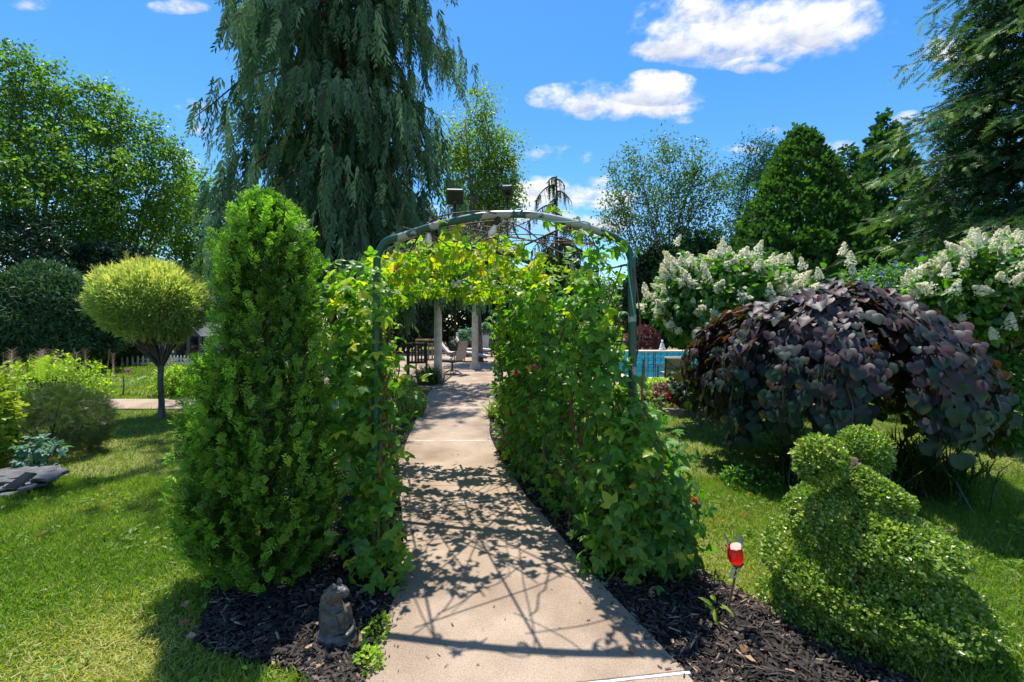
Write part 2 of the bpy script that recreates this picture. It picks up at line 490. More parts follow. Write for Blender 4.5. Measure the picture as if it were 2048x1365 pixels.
M['stonewall'] = surf('garden_wall_stone', (.12, .10, .085), (.27, .23, .20), 10, .9, .15, .7, 24)

def mat_glass(name, col, alpha, rough=.04):
    m, nt, b, out = new_mat(name)
    tr = nt.nodes.new('ShaderNodeBsdfTransparent'); tr.inputs[0].default_value = (*col, 1)
    gl = nt.nodes.new('ShaderNodeBsdfGlossy'); gl.inputs['Roughness'].default_value = rough
    fr = nt.nodes.new('ShaderNodeFresnel'); fr.inputs[0].default_value = 1.45
    ad = nt.nodes.new('ShaderNodeMath'); ad.operation = 'ADD'; ad.inputs[1].default_value = alpha; ad.use_clamp = True
    nt.links.new(fr.outputs[0], ad.inputs[0])
    mx = nt.nodes.new('ShaderNodeMixShader')
    nt.links.new(ad.outputs[0], mx.inputs[0]); nt.links.new(tr.outputs[0], mx.inputs[1]); nt.links.new(gl.outputs[0], mx.inputs[2])
    nt.links.new(mx.outputs[0], out.inputs['Surface'])
    return m
def _bulb(name='clear_bulb_glass', f=.30):
    m = mat_glass(name, (.96, .95, .90), .10)
    nt = m.node_tree
    out = nt.nodes['Material Output']; src = out.inputs['Surface'].links[0].from_socket
    tr = nt.nodes.new('ShaderNodeBsdfTranslucent'); tr.inputs[0].default_value = (.95, .93, .86, 1)
    mx = nt.nodes.new('ShaderNodeMixShader'); mx.inputs[0].default_value = f
    nt.links.new(src, mx.inputs[1]); nt.links.new(tr.outputs[0], mx.inputs[2]); nt.links.new(mx.outputs[0], out.inputs['Surface'])
    return m
M['bulb'] = _bulb()
M['clearglass'] = _bulb('clear_petal_glass', .55)
M['water'] = mat_glass('pool_water', (.62, .93, .96), .02, .02)
def _water_bump():
    nt = M['water'].node_tree
    nz = nt.nodes.new('ShaderNodeTexNoise'); nz.inputs['Scale'].default_value = 5; nz.inputs['Detail'].default_value = 3
    tc = nt.nodes.new('ShaderNodeTexCoord'); nt.links.new(tc.outputs['Object'], nz.inputs['Vector'])
    bp = nt.nodes.new('ShaderNodeBump'); bp.inputs['Strength'].default_value = .25; bp.inputs['Distance'].default_value = .05
    nt.links.new(nz.outputs[0], bp.inputs['Height'])
    for n in nt.nodes:
        if n.type in ('BSDF_GLOSSY', 'FRESNEL'): nt.links.new(bp.outputs[0], n.inputs['Normal'])
_water_bump()
def _redglass():
    m, nt, b, out = new_mat('red_glass')
    b.inputs['Base Color'].default_value = (.50, .010, .010, 1); b.inputs['Roughness'].default_value = .05
    tr = nt.nodes.new('ShaderNodeBsdfTranslucent'); tr.inputs[0].default_value = (.85, .025, .015, 1)
    mx = nt.nodes.new('ShaderNodeMixShader'); mx.inputs[0].default_value = .34
    nt.links.new(b.outputs[0], mx.inputs[1]); nt.links.new(tr.outputs[0], mx.inputs[2]); nt.links.new(mx.outputs[0], out.inputs['Surface'])
    return m
M['redglass'] = _redglass()
def _concrete():
    m, nt, b, out = new_mat('broom_finished_concrete')
    tc = nt.nodes.new('ShaderNodeTexCoord')
    def nz(s, d=5, r=.6):
        n = nt.nodes.new('ShaderNodeTexNoise'); n.inputs['Scale'].default_value = s; n.inputs['Detail'].default_value = d; n.inputs['Roughness'].default_value = r
        nt.links.new(tc.outputs['Object'], n.inputs['Vector']); return n.outputs[0]
    rp = nt.nodes.new('ShaderNodeValToRGB')
    rp.color_ramp.elements[0].position, rp.color_ramp.elements[0].color = .30, (.305, .230, .170, 1)
    rp.color_ramp.elements[1].position, rp.color_ramp.elements[1].color = .72, (.415, .322, .245, 1)
    nt.links.new(nz(2.2, 8, .7), rp.inputs[0])
    r2 = nt.nodes.new('ShaderNodeValToRGB')
    r2.color_ramp.elements[0].position, r2.color_ramp.elements[0].color = .30, (.62, .60, .58, 1)
    r2.color_ramp.elements[1].position, r2.color_ramp.elements[1].color = .52, (1, 1, 1, 1)
    x = r2.color_ramp.elements.new(.75); x.color = (1.28, 1.27, 1.25, 1)
    nt.links.new(nz(150, 3, .7), r2.inputs[0])
    r3 = nt.nodes.new('ShaderNodeValToRGB')
    r3.color_ramp.elements[0].position, r3.color_ramp.elements[0].color = .34, (.66, .63, .60, 1)
    r3.color_ramp.elements[1].position, r3.color_ramp.elements[1].color = .55, (1.04, 1.04, 1.04, 1)
    nt.links.new(nz(.9, 6, .62), r3.inputs[0])
    mu = nt.nodes.new('ShaderNodeMixRGB'); mu.blend_type = 'MULTIPLY'; mu.inputs[0].default_value = 1
    nt.links.new(rp.outputs[0], mu.inputs[1]); nt.links.new(r2.outputs[0], mu.inputs[2])
    mu2 = nt.nodes.new('ShaderNodeMixRGB'); mu2.blend_type = 'MULTIPLY'; mu2.inputs[0].default_value = 1
    nt.links.new(mu.outputs[0], mu2.inputs[1]); nt.links.new(r3.outputs[0], mu2.inputs[2])
    nt.links.new(mu2.outputs[0], b.inputs['Base Color'])
    b.inputs['Roughness'].default_value = .88; set_spec(b, .25)
    bp = nt.nodes.new('ShaderNodeBump'); bp.inputs['Strength'].default_value = .5; bp.inputs['Distance'].default_value = .004
    nt.links.new(nz(190, 3), bp.inputs['Height']); nt.links.new(bp.outputs[0], b.inputs['Normal'])
    return m
M['concrete'] = _concrete()
M['joint'] = surf('dirty_white_joint', (.30, .28, .25), (.66, .65, .62), 22, .8, .2, lo=.30, hi=.55)
def _ground(name, cols, scale):
    m, nt, b, out = new_mat(name)
    tc = nt.nodes.new('ShaderNodeTexCoord')
    nz = nt.nodes.new('ShaderNodeTexNoise'); nz.inputs['Scale'].default_value = scale; nz.inputs['Detail'].default_value = 9; nz.inputs['Roughness'].default_value = .7
    nt.links.new(tc.outputs['Object'], nz.inputs['Vector'])
    rp = nt.nodes.new('ShaderNodeValToRGB')
    e = rp.color_ramp.elements
    e[0].position, e[0].color = .30, (*cols[0], 1); e[1].position, e[1].color = .72, (*cols[2], 1)
    x = e.new(.5); x.color = (*cols[1], 1)
    nt.links.new(nz.outputs[0], rp.inputs[0]); nt.links.new(rp.outputs[0], b.inputs['Base Color'])
    b.inputs['Roughness'].default_value = .95; set_spec(b, .1)
    n2 = nt.nodes.new('ShaderNodeTexNoise'); n2.inputs['Scale'].default_value = 60; n2.inputs['Detail'].default_value = 4
    nt.links.new(tc.outputs['Object'], n2.inputs['Vector'])
    bp = nt.nodes.new('ShaderNodeBump'); bp.inputs['Strength'].default_value = .8; bp.inputs['Distance'].default_value = .02
    nt.links.new(n2.outputs[0], bp.inputs['Height']); nt.links.new(bp.outputs[0], b.inputs['Normal'])
    return m
M['lawnsoil'] = _ground('lawn_turf', ((.075, .085, .030), (.14, .155, .042), (.26, .22, .10)), 1.3)
M['mulch'] = _ground('mulch', ((.010, .009, .009), (.022, .018, .017), (.055, .042, .036)), 30)
M['soil'] = _ground('bed_soil', ((.025, .02, .015), (.05, .04, .03), (.09, .07, .05)), 6)
def _armpaint():
    m, nt, b, out = new_mat('worn_green_paint')
    tc = nt.nodes.new('ShaderNodeTexCoord')
    nz = nt.nodes.new('ShaderNodeTexNoise'); nz.inputs['Scale'].default_value = 5.5; nz.inputs['Detail'].default_value = 4; nz.inputs['Roughness'].default_value = .55
    nt.links.new(tc.outputs['Object'], nz.inputs['Vector'])
    sp = nt.nodes.new('ShaderNodeSeparateXYZ'); nt.links.new(tc.outputs['Object'], sp.inputs[0])
    mr = nt.nodes.new('ShaderNodeMapRange'); mr.inputs[1].default_value = 1.75; mr.inputs[2].default_value = 2.1; mr.inputs[3].default_value = -.10; mr.inputs[4].default_value = .032
    nt.links.new(sp.outputs['Z'], mr.inputs[0])           # paint has flaked on the arched top, where the weather sits
    ad = nt.nodes.new('ShaderNodeMath'); ad.operation = 'ADD'
    nt.links.new(nz.outputs[0], ad.inputs[0]); nt.links.new(mr.outputs[0], ad.inputs[1])
    rp = nt.nodes.new('ShaderNodeValToRGB')
    e = rp.color_ramp.elements
    e[0].position, e[0].color = .555, (.012, .075, .052, 1); e[1].position, e[1].color = .575, (.34, .33, .31, 1)
    nt.links.new(ad.outputs[0], rp.inputs[0]); nt.links.new(rp.outputs[0], b.inputs['Base Color'])
    b.inputs['Roughness'].default_value = .38
    return m
M['archpaint'] = _armpaint()
def _tile():
    m, nt, b, out = new_mat('blue_mosaic_tile')
    tc = nt.nodes.new('ShaderNodeTexCoord')
    vo = nt.nodes.new('ShaderNodeTexNoise'); vo.inputs['Scale'].default_value = 9; vo.inputs['Detail'].default_value = 5
    nt.links.new(tc.outputs['Object'], vo.inputs['Vector'])
    rp = nt.nodes.new('ShaderNodeValToRGB')
    rp.color_ramp.elements[0].position, rp.color_ramp.elements[0].color = .4, (.05, .24, .38, 1)
    rp.color_ramp.elements[1].position, rp.color_ramp.elements[1].color = .62, (.22, .58, .68, 1)
    nt.links.new(vo.outputs[0], rp.inputs[0]); nt.links.new(rp.outputs[0], b.inputs['Base Color'])
    b.inputs['Roughness'].default_value = .2
    return m
M['tile'] = _tile()

# ================================================================== leaf templates (x width, y along, z normal)
def T(v, f): return (np.array(v, float), np.array(f, int))
def leaflet(w=.3, fold=.08, droop=-.12):
    v = [(0, 0, 0), (0, .38, 0), (0, .74, droop * .3), (0, 1, droop), (-w, .34, fold), (w, .34, fold), (-w * .72, .7, fold * .5 + droop * .2), (w * .72, .7, fold * .5 + droop * .2)]
    f = [(0, 1, 4), (0, 5, 1), (1, 2, 6), (1, 6, 4), (1, 5, 7), (1, 7, 2), (2, 3, 6), (2, 7, 3)]
    return T(v, f)
def diamond(w=.3, fold=.08, droop=-.1):
    return T([(0, 0, 0), (-w, .45, fold), (0, 1, droop), (w, .45, fold)], [(0, 2, 1), (0, 3, 2)])
def merge(parts):
    vs, fs, n = [], [], 0
    for tv, tf in parts:
        vs.append(tv); fs.append(tf + n); n += len(tv)
    return (np.concatenate(vs), np.concatenate(fs))
def xf(t, ang=0, s=1.0, off=(0, 0, 0), tilt=0.0):
    m = Matrix.Rotation(ang, 3, 'Z') @ Matrix.Rotation(tilt, 3, 'X')
    return (np.array(t[0]) * s @ np.array(m).T + np.array(off), t[1])
def compound(n, spread, w, size=1.0, fold=.08, droop=-.15, petiole=.18):
    ps = []
    for i in range(n):
        a = (i - (n - 1) / 2) * spread
        ps.append(xf(leaflet(w, fold, droop), -a, size * (1.0 - .22 * abs(i - (n - 1) / 2) / max(1, (n - 1) / 2)), (0, petiole, 0), -.15))
    ps.append(T([(-.012, 0, 0), (.012, 0, 0), (0, petiole, 0)], [(0, 1, 2)]))
    return merge(ps)
TRI = compound(3, R(68), .30, .85)
FIVE = compound(5, R(52), .24, .85)
OVAL = leaflet(.30)
NARROW = leaflet(.15, .04, -.2)
BROAD = leaflet(.40, .10, -.2)
DIA = diamond(.33)
DIAN = diamond(.15, .03)
def heart():
    v, f = [(0, .42, -.03)], []
    n = 16
    for i in range(n):
        a = 2 * math.pi * i / n - math.pi / 2
        ca, sa = math.cos(a), math.sin(a)
        r = .5 * (1.0 + .12 * abs(ca))
        x, y = r * ca * 1.06, .45 + r * sa * .98
        if i == 0: y = .14
        if i == n // 2: y = 1.04
        v.append((x, y, .52 * x * x - .55 * max(0, y - .5) ** 1.5 + .02 * math.cos(5 * a)))
    for i in range(n):
        f.append((0, 1 + i, 1 + (i + 1) % n))
    return T(v, f)
HEART = heart()
def fan(seed, nl=6, w=.064):
    r = random.Random(seed)
    ps = []
    for i in range(nl):
        t = .10 + .78 * i / nl
        side = 1 if i % 2 else -1
        L = (.50 * (1 - .55 * t) + .08) * r.uniform(.8, 1.15)
        ps.append(xf(diamond(w / L * 1.25, .02, .05), -side * R(r.uniform(34, 52)), L, (0, t, .06 * t * t), R(r.uniform(-12, 16))))
    ps.append(xf(diamond(.09, .02, .05), 0, .42, (0, .62, .03)))
    ps.append(T([(-.025, 0, 0), (.025, 0, 0), (0, .8, .04)], [(0, 1, 2)]))
    return merge(ps)
FANS = [fan(s) for s in (1, 2, 3, 4)]
def needles(n=9, L=.34, w=.035, ang=50, seed=0):
    r = random.Random(seed)
    ps = []
    for i in range(n):
        t = .05 + .85 * i / n
        for side in (-1, 1):
            ps.append(xf(T([(-w, 0, 0), (w, 0, 0), (0, 1, r.uniform(-.1, .25))], [(0, 1, 2)]), -side * R(ang * r.uniform(.75, 1.2)), L * r.uniform(.7, 1.1), (0, t, 0)))
    ps.append(T([(-.012, 0, 0), (.012, 0, 0), (0, 1.05, 0)], [(0, 1, 2)]))
    return merge(ps)
NEEDLE = [needles(seed=s) for s in (1, 2)]
def strand(seed):
    r = random.Random(seed)
    ps = []
    n = 9
    for i in range(n):
        t = i / n
        for side in (-1, 1):
            L = r.uniform(.15, .27) * (1.15 - .5 * t)
            q = xf(diamond(.16, .03, .02), -side * R(r.uniform(14, 36)), L, (side * .006, t, r.uniform(-.03, .03)), R(r.uniform(-25, 25)))
            ps.append(q)
    ps.append(T([(-.012, 0, 0), (.012, 0, 0), (0, 1.05, 0)], [(0, 1, 2)]))
    return merge(ps)
STRANDS = [strand(s) for s in (1, 2, 3, 4)]
def tuft(n=7, w=.06, seed=0, up=.5):
    r = random.Random(seed)
    ps = []
    for i in range(n):
        a = 2 * math.pi * i / n + r.uniform(-.3, .3)
        d = Vector((math.cos(a), math.sin(a) * .8 + .35, up * r.uniform(.4, 1.3))).normalized()
        s = d.cross(Vector((0, 0, 1))).normalized() * w
        ps.append(T([tuple(-s), tuple(s), tuple(d * r.uniform(.75, 1.1))], [(0, 1, 2)]))
    return merge(ps)
TUFTS = [tuft(seed=s) for s in (1, 2, 3)]

def ellipsoid_pts(n, c, r, shell=.55, lump=.14, zmin=-1.0, f=2.6, ph=None):
    d = rand_dirs(int(n * (2.2 if zmin > -.99 else 1)))
    if zmin > -.99:
        d = d[d[:, 2] > zmin][:n]
    rad = shell + (1 - shell) * rng.random(len(d)) ** .6
    rad *= 1 + lump * wob(d, f, rng.random() * 9 if ph is None else ph)
    r = np.asarray(r, float); c = np.asarray(c, float)
    return c + d * r * rad[:, None], nrm(d / r), rad
def leaf_orient(N, out, up=.6, outw=.6, rnd=.8, droop=.35):
    """leaf frames: blades face the sky and outwards, tips hang a little"""
    n = nrm(out * outw + np.array([0, 0, up]) + rand_dirs(N) * rnd)
    a = nrm(out * .7 + rand_dirs(N) * .8 + np.array([0, 0, -droop]))
    return frames(n, a)
# ================================================================== the setting: ground, path, patio, pool
PATH_L = np.array([(-.52, .6), (-.56, 1.3), (-.588, 1.845), (-.611, 2.163), (-.616, 2.457), (-.70, 2.94), (-.85, 3.5), (-1.017, 4.06), (-1.177, 4.70), (-1.29, 5.57), (-1.45, 6.9), (-1.65, 8.62), (-1.75, 9.6), (-1.80, 10.4)])
PATH_R = np.array([(1.00, .6), (.86, 1.3), (.718, 1.845), (.599, 2.188), (.452, 2.618), (.295, 3.195), (.12, 3.77), (-.077, 4.70), (-.20, 5.3), (-.29, 5.9), (-.336, 6.94), (-.365, 7.72), (-.34, 9.2), (-.29, 10.4)])
def path_l(y): return np.interp(y, PATH_L[:, 1], PATH_L[:, 0])
def path_r(y): return np.interp(y, PATH_R[:, 1], PATH_R[:, 0])
BED_L = np.array([(-.62, .6), (-.68, 1.55), (-.78, 1.80), (-.92, 1.9), (-1.28, 1.98), (-1.46, 2.07), (-1.62, 2.45), (-1.75, 2.75), (-1.70, 3.2), (-1.62, 4.0), (-1.75, 5.0), (-1.9, 6.0), (-2.1, 7.6)])
BED_R = np.array([(1.25, .6), (1.45, 1.3), (1.62, 1.7), (1.58, 2.0), (1.36, 2.25), (1.16, 2.52), (1.0, 2.9), (.85, 3.4), (.70, 4.1), (.48, 5.0), (.35, 6.0), (.30, 7.6), (.5, 10.4)])
def bed_l(y): return np.interp(y, BED_L[:, 1], BED_L[:, 0])
def bed_r(y): return np.interp(y, BED_R[:, 1], BED_R[:, 0])
SW0, SW1 = 7.72, 8.72         # side walk to the left
PX0, PX1, PY0, PY1 = 3.2, 10.2, 12.2, 17.0     # pool basin

def sheet(name, rects, z, mat, kind='structure'):
    mb = MB()
    for x0, y0, x1, y1 in rects:
        mb.add([(x0, y0, z), (x1, y0, z), (x1, y1, z), (x0, y1, z)], [(0, 1, 2, 3)])
    return mb.build(name, mat, kind=kind)
sheet('lawn', [(-300, -120, PX0, 400), (PX1, -120, 300, 400), (PX0, -120, PX1, PY0), (PX0, PY1, PX1, 400)], 0.0, M['lawnsoil'])

def strip(name, left, right, ys, z0, mat, bump=0.0, nx=14):
    """mulch sheet between two edge curves, gently mounded"""
    vs, fs = [], []
    for i, y in enumerate(ys):
        a, b = float(left(y)), float(right(y))
        for k in range(nx + 1):
            t = k / nx
            z = z0 + bump * (math.sin(math.pi * t) ** .6) * (.75 + .35 * float(wob(np.array((a + (b - a) * t, y, 0.)), 6)))
            if k in (0, nx): z = z0 - .02
            vs.append((a + (b - a) * t, y, z))
    for i in range(len(ys) - 1):
        for k in range(nx):
            q = i * (nx + 1) + k
            fs.append((q, q + 1, q + nx + 2, q + nx + 1))
    mb = MB(); mb.add(vs, fs, True)
    return mb.build(name, mat, kind='structure')
ysb = np.linspace(.6, 7.6, 90)
strip('mulch_bed', bed_l, lambda y: path_l(y) + .03, ysb, .012, M['mulch'], .022)
strip('mulch_bed', lambda y: path_r(y) - .03, bed_r, np.linspace(.6, 10.3, 110), .012, M['mulch'], .022)

# concrete walk: slabs with white expansion joints between
JOINTS = [((-.57, 1.68), (.735, 1.855)), ((-.86, 3.50), (.12, 3.77)), ((-1.29, 5.57), (-.24, 5.57)), ((-1.53, 7.75), (-.365, 7.75)), ((-1.80, 10.4), (-.29, 10.4))]
def joint_y(i, t):
    (a, b), (c, d) = JOINTS[i]
    return b + (d - b) * t
path_bed = MB()
ys_all = np.linspace(.62, 10.38, 60)
vs, fs = [], []
for y in ys_all:
    vs += [(float(path_l(y)) + .01, y, .004), (float(path_r(y)) - .01, y, .004)]
for i in range(len(ys_all) - 1):
    fs.append((2 * i, 2 * i + 1, 2 * i + 3, 2 * i + 2))
path_bed.add(vs, fs)
path = path_bed.build('garden_path', M['soil'], kind='structure')
def slab(ya, yb, mat):
    """ya, yb: functions of t giving the slab's near and far edges"""
    n, top, P = 10, .034, []
    L, Rr = [], []
    y0l, y1l, y0r, y1r = ya(0) + .006, yb(0) - .006, ya(1) + .006, yb(1) - .006
    for k in range(n + 1):
        yl = y0l + (y1l - y0l) * k / n; yr = y0r + (y1r - y0r) * k / n
        L.append((float(path_l(yl)), yl)); Rr.append((float(path_r(yr)), yr))
    poly = Rr + L[::-1]
    b = .008
    mb = MB()
    m = len(poly)
    cx = sum(p[0] for p in poly) / m; cy = sum(p[1] for p in poly) / m
    inner = [(x + (cx - x) * b / max(.3, math.hypot(cx - x, cy - y)), y + (cy - y) * b / max(.3, math.hypot(cx - x, cy - y))) for x, y in poly]
    vs = [(x, y, -.06) for x, y in poly] + [(x, y, top - b) for x, y in poly] + [(x, y, top) for x, y in inner]
    fs = []
    for i in range(m):
        j = (i + 1) % m
        fs += [(i, j, m + j, m + i), (m + i, m + j, 2 * m + j, 2 * m + i)]
    fs.append(tuple(2 * m + i for i in range(m)))
    mb.add(vs, fs)
    return mb.build('slab', mat, path)
edges = [lambda t: .62] + [(lambda t, i=i: joint_y(i, t)) for i in range(5)]
for i in range(5):
    slab(edges[i], edges[i + 1], M['concrete'])
for i in range(4):
    (a, b), (c, d) = JOINTS[i]
    dx, dy = c - a, d - b
    L = math.hypot(dx, dy)
    wj = .013 if i < 2 else .020
    MB().box(((a + c) / 2, (b + d) / 2, .006), (L - .02, wj, .0585), rz=math.atan2(dy, dx)).build('joint', M['joint'], path)
# sidewalk crossing on the left
def rect_slabs(name, xs, y0, y1, z, mat):
    root = sheet(name, [(xs[0], y0, xs[-1], y1)], .006, M['soil'])
    for i in range(len(xs) - 1):
        MB().box(((xs[i] + xs[i + 1]) / 2, (y0 + y1) / 2, z / 2 - .02), (xs[i + 1] - xs[i] - .012, y1 - y0, z + .04), bev=.006).build('slab', mat, root)
    return root
rect_slabs('sidewalk', [-22, -19.2, -16.4, -13.6, -10.8, -8.2, -5.9, -3.8, -1.62], SW0, SW1, .030, M['concrete'])
# patio round the pool
pat = sheet('patio', [(-6.5, 10.4, PX0, 26.0), (PX0, 10.6, 12.5, PY0), (PX0, PY1 + .62, 12.5, 26.0), (PX1, PY0, 12.5, PY1 + .62)], .008, M['soil'])
def patio_slab(x0, y0, x1, y1):
    MB().box(((x0 + x1) / 2, (y0 + y1) / 2, .0), (x1 - x0 - .012, y1 - y0 - .012, .064), bev=.006).build('slab', M['concrete'], pat)
for y0, y1 in ((10.42, 13.2), (13.2, 16.2), (16.2, 19.4), (19.4, 22.6), (22.6, 26.0)):
    for x0, x1 in ((-6.5, -3.4), (-3.4, -.3), (-.3, PX0 - .3)):
        patio_slab(x0, y0, x1, y1)
for x0, x1 in ((PX0 - .3, 6.0), (6.0, 9.0), (9.0, 12.5)):
    patio_slab(x0, 10.62, x1, PY0 - .3)
    patio_slab(x0, PY1 + .62, x1, 21.5); patio_slab(x0, 21.5, x1, 26.0)
patio_slab(PX1 + .3, PY0 - .3, 12.5, PY1 + .62)

# pool: basin, tile band, raised far wall with coping, water
pool = empty('swimming_pool', (0, 0, 0), 'turquoise swimming pool with a blue tiled wall behind the climbing vine', 'pool')
mb = MB()
mb.add([(PX0, PY0, -1.4), (PX1, PY0, -1.4), (PX1, PY1, -1.4), (PX0, PY1, -1.4)], [(0, 1, 2, 3)])
mb.add([(PX0, PY0, -1.4), (PX1, PY0, -1.4), (PX1, PY0, .03), (PX0, PY0, .03)], [(3, 2, 1, 0)])
mb.add([(PX0, PY0, -1.4), (PX0, PY1, -1.4), (PX0, PY1, .03), (PX0, PY0, .03)], [(0, 1, 2, 3)])
mb.add([(PX1, PY0, -1.4), (PX1, PY1, -1.4), (PX1, PY1, .03), (PX1, PY0, .03)], [(3, 2, 1, 0)])
mb.add([(PX0, PY1, -1.4), (PX1, PY1, -1.4), (PX1, PY1, -.3), (PX0, PY1, -.3)], [(3, 2, 1, 0)])
mb.build('basin', M['plaster'], pool)
MB().box(((PX0 + PX1) / 2, PY1 + .3, .06), (PX1 - PX0 + .5, .56, .72)).build('raised_wall', M['stonewall'], pool)
tw = .233
nxt = 30
tile_me = MB().box((0, 0, 0), (tw - .012, .016, tw - .014)).mesh('tile', M['tile'])
for i in range(nxt):
    for k in range(3):
        o = link('tile', tile_me, pool, (PX0 + .02 + (i + .5) * tw * 6.96 / (tw * nxt), PY1 + .006, -.20 + (k + .5) * tw - .06))
for i in range(12):
    x = PX0 - .25 + (i + .5) * (PX1 - PX0 + .5) / 12
    MB().box((x, PY1 + .28, .45), ((PX1 - PX0 + .5) / 12 - .01, .70, .06), bev=.015).build('coping_stone', M['coping'], pool)
for i in range(12):
    x = PX0 - .3 + (i + .5) * (PX1 - PX0 + .6) / 12
    MB().box((x, PY0 - .15, .012), ((PX1 - PX0 + .6) / 12 - .01, .32, .064), bev=.012).build('coping_stone', M['coping'], pool)
for i in range(9):
    y = PY0 + (i + .5) * (PY1 - PY0) / 9
    for x in (PX0 - .15, PX1 + .15):
        MB().box((x, y, .012), (.32, (PY1 - PY0) / 9 - .01, .064), bev=.012).build('coping_stone', M['coping'], pool)
wtr = MB()
wtr.add([(PX0, PY0, -.10), (PX1, PY0, -.10), (PX1, PY1 - .004, -.10), (PX0, PY1 - .004, -.10)], [(0, 1, 2, 3)])
tag(wtr.build('pool_water', M['water']), kind='structure')

# ================================================================== grass and mulch
def on_hard(x, y):
    a = (x > path_l(y) - .0) & (x < path_r(y)) & (y < 10.4)
    a |= (y > SW0) & (y < SW1) & (x < -1.6)
    a |= (y > 10.38) & (x > -6.5) & (x < 12.5)
    a |= (x > bed_l(y)) & (x < path_l(y) + .02) & (y < 7.6)
    a |= (x < bed_r(y)) & (x > path_r(y) - .02) & (y < 10.4)
    return a
def grass_patch(n, x0, x1, y0, y1, h, w, segs, weight):
    y = y0 + (y1 - y0) * rng.random(n)
    x = x0 + (x1 - x0) * rng.random(n)
    vis = (np.abs(x) < y * 1.22 + 1.5) & ~on_hard(x, y)
    x, y = x[vis], y[vis]
    n = len(x)
    p2 = np.stack([x, y, np.zeros(n)], 1)
    lo = wob(p2, .75, 2.0) * .7 + wob(p2, 2.6, 5.0) * .6 + wob(p2, 6.5, 1.0) * .4
    dry = np.clip(.5 + .55 * wob(p2, 1.35, 4.2), 0, 1) ** 2.2
    worn = np.exp(-(((x + 1.75) / .5) ** 2 + ((y - 1.95) / .35) ** 2)) + .8 * np.exp(-(((x - 1.25) / .35) ** 2 + ((y - 2.75) / .5) ** 2))
    keep = rng.random(n) > np.clip(worn * .45 + .30 * dry, 0, .7)
    x, y, p2, lo, dry, worn = x[keep], y[keep], p2[keep], lo[keep], dry[keep], worn[keep]
    n = len(x)
    tint = np.clip(.40 + .16 * lo + .20 * rng.normal(size=n) * .8 + .42 * dry * (rng.random(n) < .6) + .5 * worn * (rng.random(n) < .7), 0, 1)
    hh = h * (.55 + .75 * rng.random(n)) * (1 + .25 * lo) * (1 - .45 * np.clip(worn, 0, 1))
    tall = rng.random(n) < .012
    hh[tall] *= 1.9
    up = nrm(np.stack([rng.normal(size=n) * .55, rng.normal(size=n) * .55, np.ones(n)], 1))
    az = rng.random(n) * 2 * np.pi
    fr = frames(np.stack([np.cos(az), np.sin(az), np.zeros(n)], 1), up)
    if segs == 2:
        t = T([(-w, 0, 0), (w, 0, 0), (-w * .8, .55, .10), (w * .8, .55, .10), (0, 1, .42)], [(0, 1, 3), (0, 3, 2), (2, 3, 4)])
    else:
        t = T([(-w, 0, 0), (w, 0, 0), (0, 1, .25)], [(0, 1, 2)])
    # width is absolute: divide by height
    sc = np.stack([np.full(n, 1.0), hh, hh], 1)
    return t, p2, fr, sc, tint
gr = Scatter()
for args in ((92000, -4.6, -.7, 1.4, 2.9, .048, .0026, 2, 1), (92000, -6.2, -.7, 2.9, 4.3, .048, .0030, 1, 1), (88000, .7, 4.6, 1.4, 2.9, .048, .0026, 2, 1), (92000, .7, 6.2, 2.9, 4.3, .048, .0030, 1, 1), (115000, -11, 9, 4.3, 7.7, .05, .0040, 1, 1), (90000, -20, -2, 7.7, 16.5, .07, .010, 1, 1), (26000, 0.2, 12, 7.7, 10.6, .07, .007, 1, 1)):
    gr.add(*grass_patch(*args))
# broad clover and plantain leaves in the near lawn
n = 9000
x = np.concatenate([rng.uniform(-4, -.9, n // 2), rng.uniform(.9, 4.5, n // 2)]); y = rng.uniform(1.6, 4.2, n)
cl = (wob(np.stack([x, y, x * 0], 1), 3.2, 1.0) > .15) & ~on_hard(x, y)
x, y = x[cl], y[cl]; n = len(x)
gr.add(DIA, np.stack([x, y, rng.uniform(.012, .05, n)], 1), frames(nrm(rand_dirs(n) * .7 + [0, 0, 1]), rand_dirs(n) * [1, 1, .25]), rng.uniform(.018, .045, n), rng.uniform(.3, .62, n))
# dry clippings on the worn patches
m = 5000
x = np.concatenate([rng.normal(-1.75, .42, m // 2), rng.uniform(-4, 4, m // 2)]); y = np.concatenate([rng.normal(1.98, .30, m // 2), rng.uniform(1.6, 4.2, m // 2)])
k = ~on_hard(x, y); x, y = x[k], y[k]; m = len(x)
gr.add(T([(-.5, 0, 0), (.5, 0, 0), (.3, 1, .15), (-.3, 1, .1)], [(0, 1, 2), (0, 2, 3)]), np.stack([x, y, rng.uniform(.004, .03, m)], 1), frames(nrm(rand_dirs(m) * .5 + [0, 0, 1]), rand_dirs(m) * [1, 1, .15]), np.stack([rng.uniform(.002, .005, m), rng.uniform(.015, .05, m), np.full(m, .02)], 1), rng.uniform(.8, 1, m))
gr.build('grass', M['grass'])

